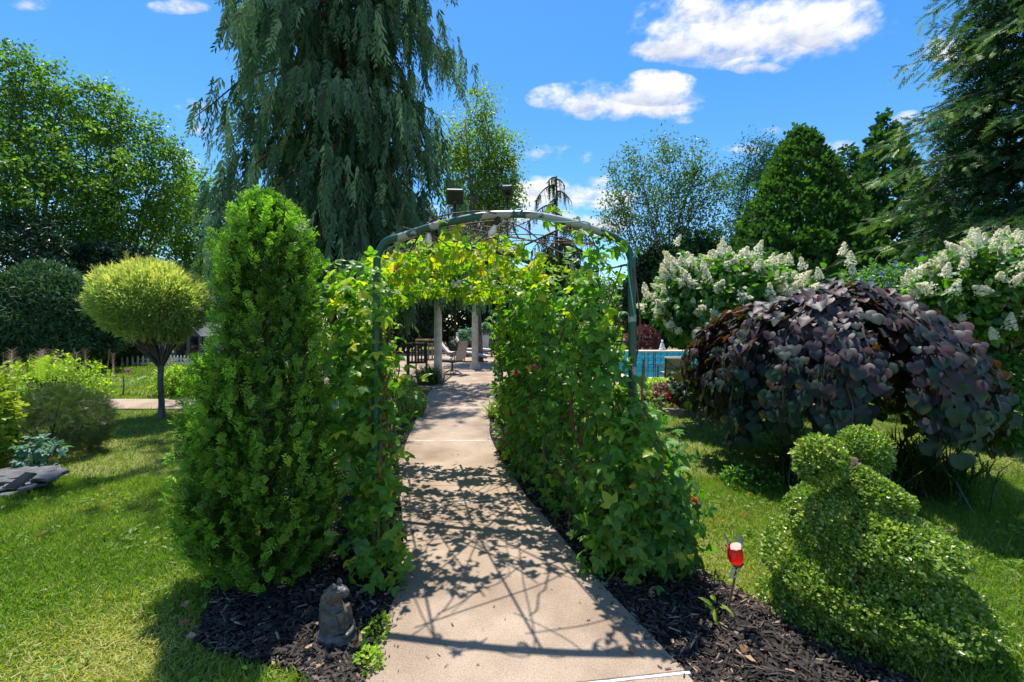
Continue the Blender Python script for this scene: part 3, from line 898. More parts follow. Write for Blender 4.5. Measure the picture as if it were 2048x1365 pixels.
ch = Scatter()
def chips(n, side, y0, y1, s0, s1):
    y = y0 + (y1 - y0) * rng.random(n) ** 1.4
    a, b = (bed_l(y), path_l(y)) if side == 'l' else (path_r(y), bed_r(y))
    t = rng.random(n)
    t = np.where(rng.random(n) < .06, t * 1.12 - .06, t)
    x = a + (b - a) * t
    edge = np.minimum(t, 1 - t)
    pos = np.stack([x, y, .016 + .022 * np.clip(np.sin(np.pi * np.clip(t, 0, 1)), 0, 1) ** .6 + .012 * rng.random(n)], 1)
    nn = nrm(rand_dirs(n) * .75 + [0, 0, 1])
    ang = rng.random(n) * 6.28
    fr = frames(nn, np.stack([np.cos(ang), np.sin(ang), .25 * rng.normal(size=n)], 1))
    L = s0 + (s1 - s0) * rng.random(n) ** 2
    sc = np.stack([L * rng.uniform(.12, .32, n), L, L * .2], 1)
    box = T([(-.5, -.5, 0), (.5, -.45, 0), (.35, .5, 0), (-.4, .5, 0), (-.4, -.4, .5), (.4, -.4, .5), (.3, .42, .5), (-.35, .42, .5)],
            [(4, 5, 6), (4, 6, 7), (0, 1, 5), (0, 5, 4), (1, 2, 6), (1, 6, 5)])
    pale = rng.random(n) < np.where(edge < .22, .20, .07)
    tint = np.where(pale, rng.uniform(.75, 1, n), rng.uniform(0, .7, n))
    ch.add(box, pos, fr, sc, tint)
chips(13500, 'l', 1.5, 4.2, .015, .065)
chips(10500, 'r', 1.5, 4.2, .015, .065)
chips(3500, 'l', 4.2, 7.6, .03, .08); chips(3500, 'r', 4.2, 10.2, .03, .08)
# crumbs of mulch and grass clippings spilled on the edges of the walk
n = 900
y = rng.uniform(1.5, 6.5, n); sd = rng.random(n) < .5
off = np.where(rng.random(n) < .12, rng.random(n) * .6, np.abs(rng.normal(size=n)) * .05)
x = np.where(sd, path_l(y) + off, path_r(y) - off)
ch.add(T([(-.5, -.5, 0), (.5, -.45, 0), (.35, .5, .2), (-.4, .5, .1)], [(0, 1, 2), (0, 2, 3)]), np.stack([x, y, np.full(n, .038)], 1), frames(nrm(rand_dirs(n) * .4 + [0, 0, 1]), rand_dirs(n) * [1, 1, .1]), np.stack([rng.uniform(.003, .008, n), rng.uniform(.008, .03, n), np.full(n, .01)], 1), rng.uniform(.2, 1, n))
ch.build('mulch', M['chip'])

# fallen leaves
dl = [np_mesh('fallen_leaf', t[0] * [1, 1, 1], t[1], M['deadleaf'], np.full(len(t[0]), v)) for t, v in ((leaflet(.36, .16, -.25), .35), (leaflet(.30, .2, .2), .8), (leaflet(.42, .1, -.3), .55))]
spots = [(92, 1079, .065), (1436, 1055, .06), (1494, 1041, .06), (1864, 952, .09), (1888, 1074, .06), (1462, 1005, .05), (1495, 1000, .05), (1438, 962, .05), (372, 1235, .05), (380, 1265, .05), (372, 1295, .05), (390, 1278, .04), (710, 1230, .05), (650, 1350, .05), (1255, 1320, .04), (1485, 1310, .05), (1488, 1335, .05), (1310, 1205, .045), (272, 876, .07), (170, 905, .05), (1380, 1215, .04), (512, 1168, .05)]
for i, (px, py, s) in enumerate(spots):
    x, y = gnd(px, py)
    o = link('fallen_leaf', dl[i % 3], loc=(x, y, .05))
    o.scale = (s, s, s); o.rotation_euler = (rng.uniform(-.5, .5), rng.uniform(-.5, .5), rng.uniform(0, 6.28))
    tag(o, 'small dry tan leaf fallen on the lawn or mulch', 'leaf', 'fallen leaves on the ground')
# ================================================================== trees
def bark_path(p0, p1, bend=.12, n=5):
    p0, p1 = np.array(p0, float), np.array(p1, float)
    L = np.linalg.norm(p1 - p0)
    out = []
    off = rng.normal(size=3) * bend * L * .5
    for i in range(n + 1):
        t = i / n
        out.append(p0 + (p1 - p0) * t + off * math.sin(math.pi * t) + np.array((0, 0, -.06 * L * math.sin(math.pi * t))))
    return out
def broadleaf(name, label, base, height, blobs, nclump, per, clr, size, mat, bark, trunk_r=.16, leaf=DIA, group=None, trunk_top=.7, twig=2, tintbias=0.0, sky=.6, shell=.4, limb_z=.25, droop=.3):
    """trunk and limbs that reach into every part of the crown; leaves in clumps"""
    base = np.array(base, float)
    root = empty(name, tuple(base), label, 'tree', group)
    mb = MB(); lb = MB()
    top = base + np.array((rng.normal() * .05 * height, rng.normal() * .05 * height, height * trunk_top))
    tp = bark_path(base, top, .06, 7)
    mb.tube(tp, [trunk_r * (1.25 if i == 0 else 1 - .8 * i / 7) for i in range(8)], 8)
    mb.build('trunk', bark, root)
    sc = Scatter()
    vol = np.array([b[3] * b[4] * b[5] for b in blobs]) ** .67
    vol /= vol.sum()
    for bi, b in enumerate(blobs):
        c, r = np.array(b[:3]), np.array(b[3:6])
        # limbs
        for k in range(twig):
            t = limb_z + (1 - limb_z) * rng.random() * .8
            s = tp[min(7, int(t * 7))]
            e = c + rand_dirs(1)[0] * r * .55
            if e[2] < s[2] - .2 * height: s = tp[2]
            pth = bark_path(s, e, .14, 5)
            lb.tube(pth, [max(.012, trunk_r * .36 * (1 - .8 * i / 5)) for i in range(6)], 5, cap=False)
            for q in range(3):
                e2 = pth[3] + rand_dirs(1)[0] * r * .7 + np.array((0, 0, .25 * r[2]))
                lb.tube(bark_path(pth[2 + q % 3], e2, .12, 3), [max(.008, trunk_r * .14 * (1 - .7 * i / 3)) for i in range(4)], 4, cap=False)
        m = max(3, int(nclump * vol[bi]))
        cp, cn, rad = ellipsoid_pts(m, c, r, shell, .22, f=3.0)
        m = len(cp)
        N = m * per
        P = np.repeat(cp, per, 0) + rng.normal(size=(N, 3)) * clr * np.array((1, 1, .7)) * np.repeat(rng.uniform(.6, 1.3, m), per)[:, None]
        out = np.repeat(cn, per, 0)
        ct = np.repeat(rng.normal(size=m) * .10, per)
        tint = .42 + tintbias + .17 * rng.normal(size=N) + ct + .12 * np.repeat(wob(cp, .5, 3.), per)
        sc.add(leaf, P, leaf_orient(N, out, sky, .5, .9, droop), size * rng.uniform(.7, 1.3, N), tint)
    lb.build('limbs', bark, root, kind='stuff')
    sc.build('foliage', mat, root)
    return root

def blobs_px(lst):
    """(px, py, Y, radius px horizontally, radius px vertically) -> world ellipsoids"""
    out = []
    for px, py, Y, rx, rz in lst:
        p = at(px, py, Y)
        out.append((p[0], p[1], p[2], rx / FPX * Y, rx / FPX * Y * .9, rz / FPX * Y))
    return out

# three tall broadleaf trees at the back of the left lawn
broadleaf('broadleaf_tree', 'tallest green broadleaf tree at the far left, its crown cut by the picture edge', (*at(20, 700, 20)[:2], 0), 12.5,
          blobs_px([(-60, 250, 20, 120, 130), (30, 190, 20, 70, 95), (90, 240, 20.5, 70, 110), (20, 330, 19, 110, 100), (100, 400, 19, 110, 110), (-80, 420, 19, 110, 120), (30, 130, 20, 36, 45), (120, 190, 20.5, 35, 55), (-120, 150, 20, 90, 100)]),
          1000, 24, .25, .165, M['maple'], M['greybark'], .22, tintbias=.02, shell=.2)
broadleaf('broadleaf_tree.001', 'broad green tree whose upright twigs stand left of the weeping cypress', (*at(205, 700, 21)[:2], 0), 11.0,
          blobs_px([(190, 230, 21, 55, 75), (170, 330, 20.5, 90, 100), (255, 290, 21, 50, 85), (250, 400, 20, 85, 90), (190, 460, 20, 90, 80), (330, 330, 21, 45, 70), (340, 420, 21, 55, 60), (195, 175, 21, 20, 32), (245, 225, 21, 18, 40), (312, 265, 21, 18, 40), (355, 310, 21, 20, 40)]),
          880, 24, .24, .155, M['maple'], M['greybark'], .20, tintbias=.08, shell=.2)
broadleaf('broadleaf_tree.002', 'smaller light green tree between the broad tree and the weeping cypress', (*at(405, 700, 24)[:2], 0), 9.0,
          blobs_px([(400, 390, 24, 48, 60), (360, 450, 24, 55, 60), (440, 440, 24, 50, 60), (410, 520, 24, 70, 60), (330, 520, 24, 60, 60)]),
          420, 30, .30, .16, M['maple'], M['greybark'], .14, tintbias=.10)
broadleaf('birch_tree', 'slim yellow green birch standing behind the weeping cypress on its right', (*at(960, 700, 18)[:2], 0), 10.5,
          blobs_px([(962, 225, 18, 28, 55), (960, 300, 18, 52, 70), (985, 370, 18, 52, 65), (930, 370, 18, 50, 70), (960, 450, 18, 65, 60), (1010, 310, 18, 28, 60), (905, 290, 18, 30, 60), (958, 185, 18, 10, 26), (1015, 430, 18, 30, 40), (1020, 360, 18, 20, 60)]),
          520, 36, .24, .105, M['birch'], M['greybark'], .12, trunk_top=.85, droop=.7, shell=.3)
broadleaf('fine_leaved_tree', 'open airy tree with fine dark leaves right of the arch, sky showing through', (*at(1330, 700, 22)[:2], 0), 9.6,
          blobs_px([(1330, 350, 22, 70, 65), (1255, 370, 22, 45, 60), (1400, 380, 22, 52, 75), (1300, 430, 22, 90, 70), (1400, 460, 22, 60, 60), (1225, 440, 22, 40, 50), (1270, 310, 22, 16, 34), (1335, 290, 22, 22, 26), (1390, 320, 22, 24, 40), (1345, 500, 22, 90, 50), (1440, 360, 22, 22, 50), (1225, 330, 22, 14, 30)]),
          760, 20, .27, .125, M['airy'], M['greybark'], .085, twig=4, trunk_top=.8, shell=.25)

# ------------------------------------------------------------------ weeping cypress
def weeping_cypress():
    bx, by = at(700, 700, 10.5)[:2]
    H = 18.5
    root = empty('weeping_cypress', (bx, by, 0), 'huge blue green weeping cypress with hanging curtains of foliage', 'tree')
    mb = MB()
    lead = [(bx + .25 * math.sin(z * .6) * .4, by, z) for z in np.linspace(0, H, 14)]
    mb.tube(lead, [.24 * (1 - .93 * i / 13) + .01 for i in range(14)], 10)
    mb.build('trunk', M['redbark'], root)
    for dx, dz, r in ((-.55, 9, .12), (.5, 8, .11), (-.25, 10.5, .10)):
        MB().tube([(bx + dx * min(1, .3 + z / 3), by - .25 * dx, z) for z in np.linspace(0, dz, 9)], [r * (1 - .8 * i / 8) for i in range(9)], 8).build('trunk', M['redbark'], root)
    lb = MB(); P, D, S = [], [], []
    for k in range(13):      # long low boughs reaching over the patio columns
        z0 = rng.uniform(2.7, 4.0); az = rng.uniform(-.35, .42); L = rng.uniform(2.5, 3.5)
        d = np.array((math.cos(az), math.sin(az), 0))
        q = np.array([np.array((bx, by, z0)) + d * L * t + np.array((0, 0, .35 * t - .75 * t * t)) for t in np.linspace(0, 1, 8)])
        lb.tube([tuple(v) for v in q], [.03 * (1 - .8 * i / 7) for i in range(8)], 4, cap=False)
        m = 44; tt = rng.random(m) ** .8 * 6.99; a = tt.astype(int)
        pp = q[a] + (q[a + 1] - q[a]) * (tt - a)[:, None] + rng.normal(size=(m, 3)) * [.12, .2, .03]
        P.append(pp); S.append(np.minimum(rng.uniform(.35, .95, m), np.maximum(.15, (pp[:, 2] - 1.72) / 1.05))); D.append(np.repeat(d[None], m, 0))
    for k, az in enumerate((-1.66, -1.88, -1.48, -1.98)):   # unseen forward boughs added high above the lawn to streak the grass with shade
        z0 = (11.6, 10.6, 12.6, 12.0)[k]; L = (3.5, 3.9, 3.2, 4.1)[k]
        d = np.array((math.cos(az), math.sin(az), 0))
        q = np.array([np.array((bx, by, z0)) + d * L * t + np.array((0, 0, .9 * t - 1.1 * t * t)) for t in np.linspace(0, 1, 8)])
        lb.tube([tuple(v) for v in q], [.045 * (1 - .8 * i / 7) for i in range(8)], 4, cap=False)
        m = 60; tt = rng.random(m) ** .7 * 6.99; a = tt.astype(int)
        P.append(q[a] + (q[a + 1] - q[a]) * (tt - a)[:, None] + rng.normal(size=(m, 3)) * [.14, .10, .03]); S.append(rng.uniform(.4, .9, m)); D.append(np.repeat(d[None], m, 0))
    nb = 185
    for i in range(nb):
        f = (i + .5) / nb
        z = 2.5 + (H - 2.9) * f ** 1.25
        az = i * 2.39996 + rng.normal() * .25
        u = z / H
        L = 3.0 * min(1, (z + 4.0) / 8.0) * (1 if u < .5 else max(.10, 1 - ((u - .5) / .5) ** .9)) * rng.uniform(.62, 1.12)
        if z < 3.6: L *= .85
        if math.cos(az) > 0 and z < 10: L *= 1 - .16 * math.cos(az)
        d = np.array((math.cos(az), math.sin(az), 0))
        rise, fall = rng.uniform(.35, .75), rng.uniform(.65, 1.15)
        pts = []
        for k in range(9):
            t = k / 8
            pts.append(np.array((bx, by, z)) + d * L * t + np.array((0, 0, L * (rise * t - fall * t * t))) + rng.normal(size=3) * .03)
        lb.tube(pts, [max(.008, .045 * (1 - .85 * t / 8)) for t in range(9)], 4, cap=False)
        side = np.array((-d[1], d[0], 0))
        twigs = [(pts, 1.0)]
        for t in (2, 3, 4, 5, 6, 7):
            for sg in (-1, 1):
                if rng.random() < .75:
                    l2 = L * rng.uniform(.16, .34)
                    q = [pts[t] + (side * sg * .8 + d * .5) * l2 * s + np.array((0, 0, .25 * l2 * s - .75 * l2 * s * s)) for s in np.linspace(0, 1, 5)]
                    twigs.append((q, .8))
        for q, w in twigs:
            q = np.array(q)
            m = max(3, int(np.linalg.norm(np.diff(q, axis=0), axis=1).sum() * 6.8 * w))
            tt = rng.random(m) ** .75 * (len(q) - 1.001)
            a = tt.astype(int)
            pp = q[a] + (q[a + 1] - q[a]) * (tt - a)[:, None]
            P.append(pp); S.append(rng.uniform(.38, 1.05, m) * (1.15 if w == 1 else .9)); D.append(np.repeat(d[None], m, 0))
    lb.build('branches', M['redbark'], root, kind='stuff')
    m = 620                                   # inner curtains that wrap the trunks
    zi = rng.uniform(3.2, 15, m); ai = rng.uniform(-2.9, -.2, m); ri = rng.uniform(.35, 1.15, m)
    P.append(np.stack([bx + np.cos(ai) * ri, by + np.sin(ai) * ri, zi], 1)); S.append(rng.uniform(.5, 1.1, m)); D.append(np.stack([np.cos(ai), np.sin(ai), 0 * ai], 1))
    P, D, S = np.concatenate(P), np.concatenate(D), np.concatenate(S)
    P += rng.normal(size=P.shape) * .05
    ok = P[:, 2] - S * 1.05 > .75
    P, D, S = P[ok], D[ok], S[ok]
    # keep the walk and the arch clear of hanging strands
    ok = ~((P[:, 1] < 8.6) & (P[:, 2] - S < 2.3) & (P[:, 0] > -1.9))
    P, D, S = P[ok], D[ok], S[ok]
    N = len(P)
    down = nrm(D * rng.uniform(-.05, .32, (N, 1)) + rng.normal(size=(N, 3)) * .09 + np.array((0, 0, -1)))
    nn = rand_dirs(N) * np.array((1, 1, .2))
    r_out = np.linalg.norm(P[:, :2] - np.array((bx, by)), axis=1)
    tint = .27 + .10 * r_out + .20 * rng.normal(size=N) + .10 * wob(P, 1.1, 2.)  # outer strands tinted lighter, the light they catch put into the colour
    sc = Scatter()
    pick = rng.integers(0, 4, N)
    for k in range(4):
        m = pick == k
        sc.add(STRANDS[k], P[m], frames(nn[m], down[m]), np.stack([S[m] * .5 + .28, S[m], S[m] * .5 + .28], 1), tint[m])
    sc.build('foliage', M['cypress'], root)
weeping_cypress()

# small sparse weeping spruce beyond the arch
def weeping_spruce():
    bx, by = at(1113, 700, 14)[:2]
    H = at(1113, 352, 14)[2]
    root = empty('weeping_spruce', (bx, by, 0), 'thin weeping spruce with a bare leader and sparse drooping arms beyond the arch', 'tree')
    MB().tube([(bx, by, z) for z in np.linspace(0, H, 8)], [.10 * (1 - .8 * i / 7) for i in range(8)], 8).build('trunk', M['bark'], root)
    lb = MB(); sc = Scatter()
    arms = [(.99, .32, -1, .1), (.98, .25, 1, .15), (.95, .62, -1, .1), (.92, .5, 1, .2), (.88, .35, -1, .7), (.85, .95, -1, .1), (.80, .5, 1, 1.1), (.78, .8, 1, .15), (.74, 1.35, 1, .2), (.70, .8, -1, .2), (.66, .7, 1, .6)]
    arms += [(rng.uniform(.20, .68), rng.uniform(.5, 1.7), rng.choice((-1, 1)), rng.uniform(0, 2.8)) for _ in range(44)]
    for zf, L, sg, az in arms:
        d = np.array((sg * math.cos(az), math.sin(az) * rng.choice((-1, 1)), 0))
        pts = [np.array((bx, by, H * zf)) + d * L * t + np.array((0, 0, L * (.30 * t - .95 * t * t))) for t in np.linspace(0, 1, 7)]
        lb.tube(pts, [.03 * (1 - .8 * i / 6) + .004 for i in range(7)], 4, cap=False)
        m = int(36 * L * (1.2 if zf < .64 else 1.1))
        tt = rng.random(m) * 5.99; a = tt.astype(int); q = np.array(pts)
        pp = q[a] + (q[a + 1] - q[a]) * (tt - a)[:, None]
        S = rng.uniform(.25, .8, m) * (1.25 if zf < .64 else .75)
        dn = nrm(rng.normal(size=(m, 3)) * .12 + np.array((0, 0, -1)))
        sc.add(STRANDS[int(rng.integers(0, 4))], pp, frames(rand_dirs(m) * [1, 1, .2], dn), np.stack([S * .4 + .16, S, S * .4 + .16], 1), .45 + .2 * rng.normal(size=m))
    lb.build('branches', M['bark'], root, kind='stuff')
    sc.build('foliage', M['thuja'], root)
weeping_spruce()

# ------------------------------------------------------------------ layered deodar cedar on the right
BTUFTS = [needles(6, .32, .15, 44, s) for s in (4, 5, 6)]
def deodar():
    bx, by, H = 11.6, 9.9, 13.6
    root = empty('deodar_cedar', (bx, by, 0), 'large feathery cedar with layered drooping boughs at the right edge', 'tree')
    MB().tube([(bx, by, z) for z in np.linspace(0, H, 10)], [.30 * (1 - .92 * i / 9) for i in range(10)], 10).build('trunk', M['bark'], root)
    lb = MB(); P, D, S, Tn = [], [], [], []
    nb = 330
    for i in range(nb):
        f = (i + .5) / nb
        z = .9 + (H - 1.1) * f ** 1.08
        az = i * 2.39996 + rng.normal() * .3
        L = (4.6 * (1 - z / H) ** .9 + .25) * rng.uniform(.66, 1.10)
        d = np.array((math.cos(az), math.sin(az), 0)); side = np.array((-d[1], d[0], 0))
        if d[1] > .55 and rng.random() < .65: continue
        rise, fall = rng.uniform(.02, .18), rng.uniform(.16, .40)
        f_pt = lambda t: np.array((bx, by, z)) + d * L * t + np.array((0, 0, L * (rise * t - fall * t ** 2.1)))
        pts = [f_pt(t) for t in np.linspace(0, 1, 9)]
        lb.tube(pts, [max(.006, (.012 + .009 * L) * (1 - .9 * k / 8)) for k in range(9)], 4, cap=False)
        nsub = max(4, int(L / .155))
        for k in range(nsub):
            t = .18 + .82 * (k + rng.random()) / nsub
            p0 = f_pt(t)
            for sg in (-1, 1):
                l2 = (.85 * (1 - t) + .24) * min(1, L / 2.2 + .3) * rng.uniform(.6, 1.25)
                dd = nrm(side * sg * .85 + d * .75 + np.array((0, 0, .08)))
                m = max(2, int(l2 / .15))
                s = (np.arange(m) + rng.random(m)) / m
                pp = p0 + dd * (l2 * s)[:, None] + np.array((0, 0, -1)) * (l2 * .62 * s * s)[:, None] + rng.normal(size=(m, 3)) * .035
                P.append(pp); D.append(nrm(dd[None] + np.array((0, 0, -1.0)) * (.15 + .75 * s)[:, None])); S.append(rng.uniform(.20, .34, m))
                Tn.append(.24 + .50 * s * (.4 + .6 * t) + .10 * rng.normal(size=m) + .10 * (1 - z / H) + rng.normal() * .07)
    lb.build('branches', M['bark'], root, kind='stuff')
    P, D, S, Tn = map(np.concatenate, (P, D, S, Tn))
    m = 7000                                    # inner sprays close the crown, its inner shade put into their dark tint
    zi = .8 + (H - 1.5) * (1 - np.sqrt(rng.random(m) * .97 + .03)); ai = rng.random(m) * 6.283
    ri = (4.6 * (1 - zi / H) ** .9) * rng.uniform(.12, .62, m)
    P = np.concatenate([P, np.stack([bx + np.cos(ai) * ri, by + np.sin(ai) * ri, zi], 1)])
    D = np.concatenate([D, np.stack([np.cos(ai), np.sin(ai), np.full(m, -.5)], 1)])
    S = np.concatenate([S, rng.uniform(.34, .55, m)]); Tn = np.concatenate([Tn, rng.uniform(0, .3, m)])
    keep = P[:, 0] < 13.2
    P, D, S, Tn = P[keep], D[keep], S[keep], Tn[keep]
    N = len(P)
    fr = frames(nrm(rand_dirs(N) + [0, -.2, .2]), nrm(D + rng.normal(size=(N, 3)) * .28))
    sc = Scatter(); pick = rng.integers(0, 3, N)
    for k in range(3):
        m = pick == k
        sc.add(BTUFTS[k], P[m], fr[m], S[m], Tn[m])
    sc.build('foliage', M['deodar'], root)
deodar()

# ------------------------------------------------------------------ conical conifers
def cone_tree(name, label, base, H, prof, n, size, mat, T_list, lump=.16, group=None, sprd=.5, up=.7, z0=.25, cat='tree', shell=.62, tb=0.0):
    base = np.array(base, float)
    root = empty(name, tuple(base), label, cat, group)
    MB().tube([base + np.array((0, 0, z)) for z in np.linspace(0, H * .93, 6)], [max(.02, .05 * H ** .6 * (1 - .95 * i / 5)) for i in range(6)], 8).build('trunk', M['bark'], root)
    zs = np.linspace(z0, H, 200)
    w = np.array([max(.02, prof(z / H)) for z in zs]); cdf = np.cumsum(w); cdf /= cdf[-1]
    z = np.interp(rng.random(n), cdf, zs)
    az = rng.random(n) * 2 * np.pi
    seen = (np.sin(az) < .4) | (rng.random(n) < .45)      # the side turned away is thinner
    z, az = z[seen], az[seen]; n = len(z)
    d = np.stack([np.cos(az), np.sin(az), np.zeros(n)], 1)
    rr = np.array([prof(q / H) for q in z])
    lp = 1 + lump * wob(np.stack([d[:, 0] * 1.4, d[:, 1] * 1.4, z * .9], 1), 2.1, base[0]) + .07 * wob(np.stack([d[:, 0] * 4, d[:, 1] * 4, z * 3], 1), 1.7, 1)
    rad = rr * lp * (shell + (1 - shell) * rng.random(n) ** .5)
    P = base + d * rad[:, None] + np.stack([z * 0, z * 0, z], 1)
    along = nrm(d * sprd + np.array((0, 0, up)) + rng.normal(size=(n, 3)) * .38)
    nn = nrm(d + rand_dirs(n) * .9)
    tint = .42 + tb + .17 * rng.normal(size=n) + .16 * (rad / np.maximum(rr, .05) - .95) + .10 * wob(P, 1.3, 2)
    sc = Scatter(); pick = rng.integers(0, len(T_list), n)
    for k in range(len(T_list)):
        m = pick == k
        sc.add(T_list[k], P[m], frames(nn[m], along[m]), size * rng.uniform(.65, 1.3, m.sum()), tint[m])
    sc.build('foliage', mat, root)
    return root
SMALLFAN = [fan(s, 3, .17) for s in (7, 8)]
cone_tree('tall_arborvitae', 'broad conical green arborvitae rising behind the white hydrangea', (*at(1600, 700, 16)[:2], 0), at(1600, 262, 16)[2], lambda u: 2.55 * min(1, (1.02 - u) / .62) ** .85 * (.86 + .14 * min(1, u * 5)), 21000, .30, M['thuja'], SMALLFAN, .13)
cone_tree('tall_arborvitae.001', 'darker narrow conifer between the arborvitae and the big cedar', (*at(1770, 700, 18)[:2], 0), at(1770, 235, 18)[2], lambda u: 2.3 * min(1, (1.01 - u) / .7) ** .9, 8500, .36, M['conifer'], SMALLFAN, .22)
cone_tree('tall_arborvitae.002', 'small dark pointed conifer top just right of the big arborvitae', (*at(1697, 700, 20)[:2], 0), at(1697, 292, 20)[2], lambda u: 1.7 * min(1, (1.01 - u) / .6) ** .9, 5000, .36, M['conifer'], SMALLFAN, .2)
broadleaf('dark_pine', 'dark loose pine showing behind the left shoulder of the big arborvitae', (*at(1500, 700, 26)[:2], 0), 10.8,
          blobs_px([(1520, 300, 26, 32, 26), (1490, 345, 26, 34, 30), (1540, 330, 26, 30, 40), (1500, 400, 26, 50, 50), (1490, 470, 26, 60, 50)]), 330, 26, .34, .2, M['conifer'], M['bark'], .18, leaf=DIAN)

# ------------------------------------------------------------------ background evergreens and hedges
def bush(name, label, base, r, n, size, leaf, mat, cat='bush', group=None, clumps=True, shell=.72, lump=.13, zmin=-.8, up=.5, outw=.9, rnd=.7, droop=.2, stems=7, stemmat=None, tb=0.0, czf=.95):
    base = np.array(base, float); r = np.array(r, float)
    root = empty(name, tuple(base), label, cat, group)
    mb = MB()
    c = base + np.array((0, 0, r[2] * czf))
    for i in range(stems):
        e = c + rand_dirs(1)[0] * r * .6
        mb.tube(bark_path(base + np.array((rng.normal() * .08 * r[0], rng.normal() * .08 * r[1], 0)), e, .1, 4), [max(.006, .035 * r[0] * (1 - .75 * k / 4)) for k in range(5)], 5, cap=False)
    mb.build('stems', stemmat or M['bark'], root, kind='stuff')
    P, out, rad = ellipsoid_pts(n, c, r, shell, lump, zmin)
    P[:, 2] = np.maximum(P[:, 2], base[2] + .03)
    n = len(P)
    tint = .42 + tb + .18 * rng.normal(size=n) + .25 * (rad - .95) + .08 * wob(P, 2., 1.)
    sc = Scatter()
    leaf = leaf if isinstance(leaf, list) else [leaf]
    pick = rng.integers(0, len(leaf), n)
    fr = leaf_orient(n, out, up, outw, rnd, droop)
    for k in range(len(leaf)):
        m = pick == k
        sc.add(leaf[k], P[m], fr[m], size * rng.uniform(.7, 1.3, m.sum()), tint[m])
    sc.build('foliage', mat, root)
    return root
bush('evergreen_hedge', 'tall dark yew hedge behind the round laurel at the left edge', (*at(10, 700, 17.5)[:2], 0), (3.6, 1.5, 2.95), 17000, .25, DIAN, M['darkhedge'], 'hedge')
bush('evergreen_hedge.001', 'dark hedge hanging over the playhouse, right of the round laurel', (*at(215, 700, 18.5)[:2], 0), (2.2, 1.2, 2.45), 10000, .25, DIAN, M['darkhedge'], 'hedge')
bush('cherry_laurel', 'large round dark glossy laurel behind the dappled willow', (*at(95, 700, 13.5)[:2], 0), (2.05, 1.7, 1.62), 24000, .18, DIAN, M['laurel'], up=.7, tb=.03, droop=-.3)
bush('dark_shrub', 'black green shrub in deep shade between laurel and picket fence', (*at(235, 700, 16)[:2], 0), (.95, .8, 1.0), 4500, .2, DIAN, M['darkhedge'])
# dark planting seen through the arch
for i, (px, Y, rx, rz, lab) in enumerate(((800, 23, 2.0, 2.6, 'dark tall evergreen behind the left patio column'), (905, 26, 2.3, 2.5, 'dark evergreen behind the two loungers'), (1010, 27, 2.2, 2.2, 'dark evergreen behind the tall zinc planter'), (1090, 25, 1.9, 2.3, 'dark evergreen behind the vine wall and pool corner'))):
    bush('background_evergreen' + ('' if i == 0 else '.%03d' % i), lab, (*at(px, 700, Y)[:2], 0), (rx, 1.3, rz), 8500, .32, DIAN, M['darkhedge'], 'tree')
bush('rounded_shrub', 'big rounded green shrub right of the arch under the airy tree', (*at(1395, 700, 20.5)[:2], 0), (2.1, 1.4, 2.75), 11000, .22, DIA, M['conifer'])
bush('rounded_shrub.001', 'dark rounded evergreen just outside the right arch post', (*at(1320, 700, 22)[:2], 0), (1.8, 1.3, 2.6), 8500, .24, DIA, M['darkhedge'])
bush('rounded_shrub.002', 'dark evergreen filling the gap left of the white hydrangea', (*at(1470, 700, 18.5)[:2], 0), (1.5, 1.2, 2.3), 7000, .24, DIA, M['darkhedge'])
bush('barberry', 'purple leaved barberry beyond the pool coping', (*at(1285, 700, 19.0)[:2], .0), (.75, .6, .72), 2600, .09, DIA, M['barberry'])
# far tree line that closes the horizon
proto = broadleaf('far_tree', 'distant green tree in the row that closes the view', (0, 0, 0), 9,
                  [(0, 0, 5.6, 3.1, 3.1, 2.6), (1.6, .4, 4.3, 2.4, 2.4, 2.0), (-1.7, -.2, 4.2, 2.5, 2.4, 2.0), (.2, 0, 2.4, 3.2, 2.9, 1.9), (.3, .2, 7.4, 1.7, 1.7, 1.5)], 330, 26, .42, .28, M['maple'], M['greybark'], .2, group='far trees closing the view')
cm = child_map(proto)
firstp = True
far_spots = [(-31, 33, 1.0, 'distant tree behind the tallest broadleaf tree at the far left'), (-24, 36, .85, 'distant tree behind the small light green tree left of the cypress'),
             (-18, 32, .75, 'distant tree just left of the weeping cypress'), (-12.5, 37, .9, 'distant tree straight behind the trunks of the weeping cypress'),
             (-7, 33, .85, 'distant tree between the cypress and the birch'), (-1.5, 36, .75, 'distant tree straight behind the birch'),
             (4, 38, .72, 'distant tree behind the thin weeping spruce'), (10, 35, .7, 'distant tree behind the left half of the airy tree'),
             (16, 36, .9, 'distant tree behind the right half of the airy tree'), (22, 33, 1.0, 'distant tree behind the big conical arborvitae'),
             (29, 31, 1.1, 'distant tree behind the layered cedar at the right'), (-15, 30, .6, 'short distant tree behind the top of the columnar arborvitae'), (7, 34, .6, 'short distant tree between weeping spruce and airy tree')]
for i, (x, y, s, lab) in enumerate(far_spots):
    o = proto if i == 0 else copy_tree(proto, cm)
    o['label'] = lab
    o.location = (x, y, 0); o.scale = (s, s, s * .95); o.rotation_euler = (0, 0, i * 1.7)
